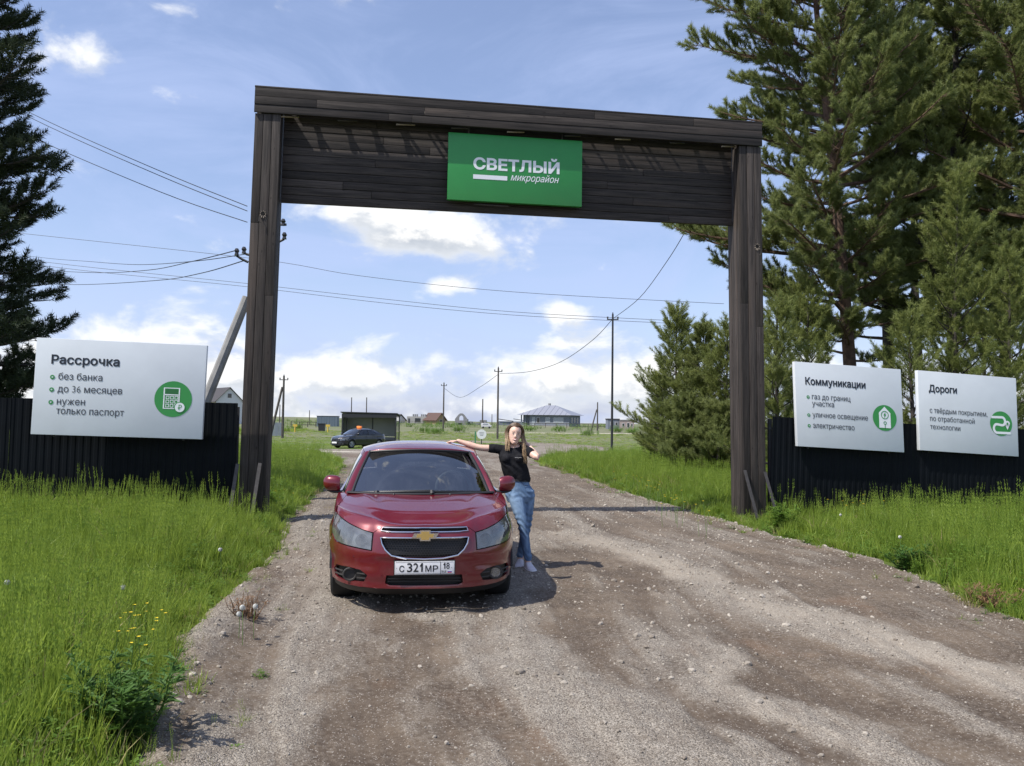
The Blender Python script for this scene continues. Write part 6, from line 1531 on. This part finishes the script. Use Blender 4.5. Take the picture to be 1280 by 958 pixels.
# ---- bus shelter
gz = -.37; Lp, Rp = at(427, 540, 68), at(495.5, 540, 68); wS = Rp.x-Lp.x
sh_ = empty('bus_shelter', ((Lp.x+Rp.x)/2, 68, gz), math.radians(-2), 'dark framed bus shelter with a flat roof beside the side road', 'bus shelter')
panel_m = mat('grey_polycarbonate', (.20, .205, .19), .5, var=.15, vscale=1); hw = wS/2; hS = 2.75
mb = MB(); mb.hexa([(-hw-.1, -.2, hS-.05), (hw+.1, -.2, hS-.12), (hw+.1, 1.7, hS-.30), (-hw-.1, 1.7, hS-.24), (-hw-.1, -.2, hS+.02), (hw+.1, -.2, hS-.05), (hw+.1, 1.7, hS-.23), (-hw-.1, 1.7, hS-.17)]); mb.build('roof', dsteel, sh_)
mb = MB(); mb.box(-hw, hw, -.16, -.12, hS-.45, hS-.14); mb.build('fascia', dsteel, sh_)
for x in (-hw+.04, -.02, hw-.04): mb = MB(); mb.box(x-.05, x+.05, 1.5, 1.6, -.2, hS-.3); mb.build('post', dsteel, sh_)
for x in (-hw+.04, hw-.04): mb = MB(); mb.box(x-.05, x+.05, -.1, .0, -.2, hS-.14); mb.build('post', dsteel, sh_)
for x0, x1 in ((-hw+.1, -.08), (.04, hw-.1)):
    mb = MB(); mb.box(x0, x1, 1.53, 1.56, .75, hS-.42); mb.build('back_panel', panel_m, sh_)
    mb = MB(); mb.box(x0, x1, 1.53, 1.56, .08, .70); mb.build('back_panel', panel_m, sh_)
for x in (-hw+.04, hw-.04): mb = MB(); mb.box(x-.012, x+.012, .05, 1.48, .15, hS-.4); mb.build('side_panel', glass_mat('shelter_side', (.55, .58, .58), .8, .35) if x < 0 else bpy.data.materials['shelter_side'], sh_)
mb = MB(); mb.box(-hw+.4, hw-.4, 1.05, 1.42, .42, .47); mb.build('bench', pole_m, sh_)

# ---- dark sedan with an orange taxi light in front of the shelter
sed = empty('car', (0, 0, 0), 0, 'small black sedan with an orange light on its roof by the bus shelter', 'car')
build_car(sed, black_paint, False)
fl = at(418, 562, 61); place(sed, (fl.x, 61, -.37), math.radians(-38))
mb = MB(); mb.box(-.22, .22, 2.28, 2.44, 1.478, 1.64); o = mb.build('roof_light', mat('taxi_light', (.75, .20, .04), .4, emit=((1, .25, .05), .35)), sed, bevel=.03); mb = MB(); mb.box(-.26, .26, -.035, -.02, .36, .47); mb.build('number_plate', plate_w, sed)

# ---- buildings
def frame_box(root, x0, x1, y0, y1, z0, z1, m, name='wall'): mb = MB(); mb.box(x0, x1, y0, y1, z0, z1); return mb.build(name, m, root)
brick_w = mat('pale_brick', (.36, .35, .33), .9, var=.2, vscale=1.2); brick_g = mat('grey_block', (.22, .22, .225), .9, var=.2, vscale=1.5); roof_d = mat('dark_roof', (.045, .040, .040), .7); roof_b = mat('brown_roof', (.085, .045, .035), .7); roof_s = mat('slate_metal_roof', (.28, .29, .33), .5, .2, var=.06)
timber = mat('yellow_timber', (.36, .26, .13), .8, var=.2, vscale=1); wall_s = mat('blue_grey_wall', (.17, .19, .225), .8, var=.1); win_m = mat('window_dark', (.015, .018, .022), .15, spec=.8); win_l = mat('window_pale', (.30, .33, .36), .25); white_t = mat('white_trim', (.6, .6, .6), .6)
def win(root, x0, x1, z0, z1, y, m=None, fr=white_t, axis='x'):
    mb = MB(); e = .07
    if axis == 'x': mb.box(x0, x1, y-.04, y+.02, z0, z1)
    else: mb.box(y-.02, y+.04, x0, x1, z0, z1)
    f = mb.build('window', fr, root); mb = MB()
    if axis == 'x': mb.box(x0+e, x1-e, y-.06, y-.042, z0+e, z1-e)
    else: mb.box(y+.042, y+.06, x0+e, x1-e, z0+e, z1-e)
    mb.build('pane', m or win_m, f); return f
def site(px, Y, rz, label, name='house', cat='house'):
    p = at(px, 530, Y); return empty(name, (p.x, Y, Hs(p.x, Y)-.1), rz, label, cat)
# grey hipped-roof house
hm_ = site(688.5, 200, math.radians(-21), 'blue-grey single-storey house with a hipped metal roof and a porch')
w2, d2, hh = 6.0, 4.6, 2.75
frame_box(hm_, -w2+2.2, w2, -d2, d2, .35, hh, wall_s); frame_box(hm_, -w2, -w2+2.2, -d2+1.6, d2, .35, hh, wall_s); frame_box(hm_, -w2-.1, w2+.1, -d2-.1, d2+.1, -1.2, .35, brick_w, 'foundation')
mb = MB(); e = .85; mb.add([(-w2-e, -d2-e, hh), (w2+e, -d2-e, hh), (w2+e, d2+e, hh), (-w2-e, d2+e, hh), (-1.2, 0, hh+2.4), (1.2, 0, hh+2.4)], [(0, 1, 5, 4), (1, 2, 5), (2, 3, 4, 5), (3, 0, 4), (3, 2, 1, 0)]); mb.build('roof', roof_s, hm_)
for k in range(9): x = -w2-e+(k+1)*1.35; zz = min(1, (6.85-abs(x))/5.65); mb = MB(); mb.tube([(x, -d2-e, hh+.03), (x*(.2+.0) if abs(x) > 1.2 and False else x, -d2-e+(d2+e)*zz, hh+.03+2.4*zz)], .035, 4); mb.build('roof_seam', roof_s, hm_)
for x in (-w2+.1, -w2+1.1): mb = MB(); mb.box(x-.12, x+.12, -d2, -d2+.24, .35, hh); mb.build('porch_column', white_t if False else wall_s, hm_)
frame_box(hm_, -3.2, -2.4, -d2-.05, -d2+.02, .4, 2.3, win_l, 'door'); win(hm_, -2.0, -1.2, .9, 2.2, -d2); win(hm_, 2.2, 4.6, .95, 2.2, -d2, win_l); win(hm_, .2, 1.3, .95, 2.2, -d2, win_l)
for y in (-2.8, -.6, 1.8): win(hm_, y, y+1.1, .95, 2.2, w2, None, white_t, 'y')
mb = MB(); mb.box(-.9, -.4, .6, 1.1, hh+1.6, hh+2.9); mb.build('chimney', brick_g, hm_)
# gable-roof builder
def gable(px, Y, rz, w, l, h, rh, wm, rm_, label, ov=.4, windows=()):
    r = site(px, Y, rz, label); frame_box(r, -w/2, w/2, 0, l, -1, h, wm)
    mb = MB(); mb.prism([(-w/2, h), (w/2, h), (0, h+rh-.1)], 'y', .0, .15); mb.build('gable', wm, r); mb = MB(); mb.prism([(-w/2, h), (w/2, h), (0, h+rh-.1)], 'y', l-.15, l); mb.build('gable', wm, r)
    for s in (-1, 1):
        k = (w/2+ov)/(w/2); mb = MB(); a, b_ = (s*(w/2+ov), h+rh-rh*k), (0, h+rh); mb.hexa([(a[0], -ov, a[1]), (b_[0], -ov, b_[1]), (b_[0], l+ov, b_[1]), (a[0], l+ov, a[1]), (a[0], -ov, a[1]+.12), (b_[0], -ov, b_[1]+.12), (b_[0], l+ov, b_[1]+.12), (a[0], l+ov, a[1]+.12)]); mb.build('roof', rm_, r)
    for (x0, x1, z0, z1) in windows: win(r, x0, x1, z0, z1, -.01)
    return r
gable(286, 190, math.radians(38), 6.0, 11, 5.4, 3.0, white_t, roof_d, 'white gabled house with a grey roof between the left fence and the gate post', .4, ((-.5, .5, 6.0, 7.1), (-2, -1, 2, 3.5), (1, 2, 2, 3.5)))
gable(500.5, 262, math.radians(60), 5.0, 6, 1.1, 1.7, white_t, roof_d, 'low white house with a dark roof just right of the bus shelter')
gable(551, 258, math.radians(50), 4.0, 5.2, 1.6, 1.9, timber, roof_b, 'small timber house with a steep brown roof', .5, ((-.6, .6, .6, 1.5),))
r = site(526, 260, 0, 'unfinished pale brick building with stubby piers along its flat top', 'building', 'building')
frame_box(r, -4.4, 4.4, 0, 7, -1, 2.3, brick_w)
for x in (-2.6, -2.0, -1.4, .0, .6, 1.2, 2.4, 3.0, 3.6): frame_box(r, x, x+.42, .1, .6, 2.3, 3.0, brick_g, 'pier')
win(r, -1.9, -.1, .5, 1.8, 0, None, brick_g); win(r, -4.0, -3.4, .3, 1.7, 0, None, brick_g); win(r, 1.6, 2.2, .8, 1.7, 0, None, brick_g)
r = site(576.5, 250, 0, 'grey block ruin with a pointed gable and an arched opening', 'building', 'building')
V = [(-1.9, -1), (1.9, -1), (1.9, 1.9), (1.0, 3.1), (.4, 3.6), (-.4, 3.6), (-1.0, 3.1), (-1.9, 1.9)]; hole = [(.62*math.cos(a)-.0, 2.2+.75*math.sin(a)) for a in np.linspace(0, math.pi, 9)]+[(-.62, 1.5), (.62, 1.5)]
Vv, Ff = cdt([np.array(p) for p in V], [[np.array(p) for p in hole]], 9.0); n = len(Vv); mb = MB(); mb.add([(x, 0, z) for x, z in Vv]+[(x, .4, z) for x, z in Vv], [tuple(f) for f in Ff]+[tuple(n+i for i in f[::-1]) for f in Ff])
for lp in (V, hole): k = len(lp); mb.add([(x, 0, z) for x, z in lp]+[(x, .4, z) for x, z in lp], [(i, (i+1) % k, k+(i+1) % k, k+i) for i in range(k)])
mb.build('wall', brick_g, r); frame_box(r, -1.9, -1.6, .4, 5, -1, 1.9, brick_g); frame_box(r, 1.6, 1.9, .4, 5, -1, 1.9, brick_g); win(r, -1.1, .3, .1, .8, 0, None, brick_g)
r = site(593, 252, 0, 'row of low unfinished grey walls right of the arched ruin', 'building', 'building')
for x0, x1, h in ((-2.3, -.6, 1.2), (-.3, 1.5, .9), (1.6, 3.6, 1.7)): frame_box(r, x0, x1, random.uniform(0, .4), 5, -1, h, brick_g)
win(r, -1.8, -1.2, .3, .9, 0, None, brick_g); win(r, 2.2, 2.9, .6, 1.3, 0, None, brick_g)
r = site(632, 215, 0, 'long low dark shed left of the hipped-roof house, its roof sloping down to the right', 'shed', 'shed')
frame_box(r, -1.8, 4.8, .3, 5, -1, 1.1, wall_s); mb = MB(); mb.hexa([(-2, 0, 1.6), (2.0, 0, 1.1), (2.0, 5, 1.1), (-2, 5, 1.6), (-2, 0, 1.8), (2.0, 0, 1.25), (2.0, 5, 1.25), (-2, 5, 1.8)]); mb.build('roof', roof_d, r); mb = MB(); mb.hexa([(2.01, .1, 1.7), (5, .1, 1.3), (5, 5, 1.3), (2.01, 5, 1.7), (2.01, .1, 1.85), (5, .1, 1.42), (5, 5, 1.42), (2.01, 5, 1.85)]); mb.build('roof', roof_d, r)
r = site(767, 172, 0, 'dark grey flat-roofed building right of the tall pole', 'building', 'building'); frame_box(r, -1.2, 1.2, 0, 4, -1, 2.1, wall_s); frame_box(r, -1.3, 1.3, -.1, 4.1, 2.1, 2.3, roof_d, 'roof'); win(r, -.7, -.1, .9, 1.6, 0); win(r, .3, .8, .9, 1.6, 0)
r = site(783, 170, math.radians(-6), 'pinkish unfinished building beside the young pine clump', 'building', 'building'); frame_box(r, -1.35, 1.6, 0, 4, -1, 1.95, mat('pinkish_plaster', (.33, .27, .25), .9)); frame_box(r, -1.45, 1.7, -.1, 4.1, 1.95, 2.1, brick_g, 'roof'); win(r, -.9, -.4, .7, 1.4, 0); win(r, .1, .6, .5, 1.5, 0); win(r, .9, 1.3, .7, 1.4, 0)
r = site(409, 160, math.radians(5), 'blue-grey metal container left of the bus shelter', 'container', 'container')
zb = mat('container_blue_grey', (.13, .165, .20), .6); frame_box(r, -2.0, 2.0, 0, 2.4, -.3, 2.05, zb, 'shell'); frame_box(r, -2.05, 2.05, -.05, 2.45, 2.05, 2.15, roof_d, 'roof')
for k in range(8): x = -1.85+k*.5; mb = MB(); mb.box(x, x+.22, -.045, -.003, -.1, 1.9); mb.build('rib', zb, r)
p = at(401.5, 532, 118); r = empty('bin', (p.x, 118, Hs(p.x, 118)), 0, 'dark waste bin in front of the blue-grey container', 'bin'); mb = MB(); mb.prism([(-.38, 0), (.38, 0), (.46, 1.0), (-.46, 1.0)], 'y', 0, .8); mb.build('tub', dsteel, r); mb = MB(); mb.box(-.5, .5, -.05, .85, 1.0, 1.12); mb.build('lid', dsteel, r)
yel = mat('yellow_paint', (.60, .42, .06), .6)
for px, Y, lb in ((369, 110, 'yellow marker post standing in the field at the left'), (410, 112, 'yellow marker post in front of the container')): p = at(px, 530, Y); r = empty('marker_post', (p.x, Y, Hs(p.x, Y)), 0, lb, 'post'); mb = MB(); mb.tube([(0, 0, 0), (0, 0, .95)], .09, 8); mb.build('post', yel, r); mb = MB(); mb.box(-.28, .28, -.08, .08, .75, 1.05); mb.build('plate', yel, r)
p0, p1 = at(331, 530, 92), at(354.5, 530, 92); d = p1.x-p0.x; r = empty('metal_fence', (p0.x, 92, Hs(p0.x, 92)), 0, 'blue-grey sheet fence segment beside the braced pole', 'fence')
for k in range(4):
    x = d*k/4; mb = MB(); mb.box(x+.01, x+d/4-.01, 0, .02, 0, 1.5)
    for j in range(4): mb.box(x+.05+j*.13, x+.10+j*.13, -.025, -.001, 0, 1.5)
    mb.build('sheet', zinc, r)['kind'] = 'stuff'
# round white sign standing low in the grass
p = at(602, 543, 74); r = empty('round_sign', (p.x, 74, Hs(p.x, 74)), 0, 'round white sign low in the grass beyond the junction', 'sign'); zc = p.z-Hs(p.x, 74)
mb = MB(); mb.tube([(0, -.01, zc), (0, .02, zc)], .43, 28); mb.build('disc', plate_w, r); mb = MB(); mb.tube([(0, .05, -.1), (0, .05, zc)], .04, 8); mb.build('post', dsteel, r)
for k in range(3): mb = MB(); mb.box(-.22+.03*k, .22-.03*k, -.016, -.011, zc+.12-.12*k, zc+.17-.12*k); mb.build('line', mat('sign_grey', (.3, .3, .32), .6) if k == 0 else bpy.data.materials['sign_grey'], r)
mb = MB(); mb.box(-.62, -.50, 0, .12, 0, zc+.25); mb.build('side_post', mat('green_post', (.05, .22, .10), .6), r)
# white van far in the field
p = at(608, 533, 160); r = empty('van', (p.x, 160, Hs(p.x, 160)), 0, 'small white van parked in the field under the far pole', 'van')
mb = MB(); prof = [(-1.0, .3), (.95, .3), (1.0, .62), (.72, .72), (.45, 1.05), (-.9, 1.08), (-1.0, .9)]; mb.prism(prof, 'y', -.4, .5); mb.build('body', white_t, r, bevel=.04)
mb = MB(); mb.box(-.7, .35, -.42, -.401, .72, .98); mb.build('side_window', win_l, r)
for x in (-.6, .6): mb = MB(); mb.tube([(x, -.42, .22), (x, -.25, .22)], .2, 12); mb.build('wheel', rubber, r)
# shrubs dotted over the field
bush_l = [(352, 'left of the shelter'), (372, 'by the yellow marker post'), (447, ''), (530, ''), (545, ''), (574, ''), (640, ''), (663, ''), (700, ''), (735, ''), (772, ''), (790, '')]
for i, (px, _) in enumerate(bush_l):
    Y = 118+random.uniform(-12, 22); p = at(px, 530, Y); r = empty('bush', (p.x, Y, Hs(p.x, Y)), 0, None, 'bush', 'low bushes dotted over the far field')
    r['label'] = 'low green bush in the far field ' + ['right of the left gate post', 'by the left yellow post', 'behind the bus shelter', 'below the unfinished brick building', 'below the brown-roofed house', 'below the arched ruin', 'right of the middle pole', 'at the left end of the hipped-roof house', 'in front of the hipped-roof house', 'left of the right-hand braced pole', 'below the dark flat-roofed building', 'beside the pine clump'][i]
    n = 70; g = np.random.default_rng(i); P = np.stack([g.normal(0, .55, n), g.normal(0, .5, n), np.abs(g.normal(0, .28, n))], -1); scatter('foliage', P, np.full(n, .55)*g.uniform(.7, 1.3, n), g.uniform(0, 6, (n, 3))*[.1, .1, 1], GL, 7+g.integers(0, 2, n), parent=r)['kind'] = 'stuff'
g = np.random.default_rng(77); n = 1500; Yb = g.uniform(135, 300, n); Xb = g.uniform(-.42, .42, n)*Yb; kp = fbm(Xb*.03+9, Yb*.05, 3) > .47; Xb, Yb = Xb[kp], Yb[kp]
o = scatter('brush', np.stack([Xb, Yb, H(Xb, Yb)-.1], -1), np.stack([g.uniform(1.5, 3.5, len(Xb)), g.uniform(1.5, 3.5, len(Xb)), g.uniform(.5, 1.3, len(Xb))], -1), np.stack([Xb*0, Xb*0, g.uniform(0, 6, len(Xb))], -1), GL, 7+g.integers(0, 2, len(Xb))); tag(o, 'low scrub across the far field before the houses', 'scrub', kind='stuff')
def rail_fence(pa, pb, Y, label, h=1.1):
    A, Bq = at(pa, 530, Y), at(pb, 530, Y); r = empty('rail_fence', (A.x, Y, Hs(A.x, Y)-.1), 0, label, 'fence'); L = Bq.x-A.x; n = max(3, int(L/2.2))
    for k in range(n+1): mb = MB(); x = L*k/n; mb.box(x-.06, x+.06, -.06, .06, 0, h+random.uniform(-.1, .1)); mb.build('post', pole_m, r)
    for z in (.45, .9): mb = MB(); mb.box(0, L, -.09, -.061, z*h, z*h+.1); mb.build('rail', pole_m, r)
rail_fence(655, 762, 176, 'wooden rail fence in front of the hipped-roof house'); rail_fence(498, 560, 225, 'rail fence before the brown-roofed house'); rail_fence(364, 395, 150, 'rail fence left of the grey container')
# brushwood heap of dark trees at the far left horizon and a low wooded rise
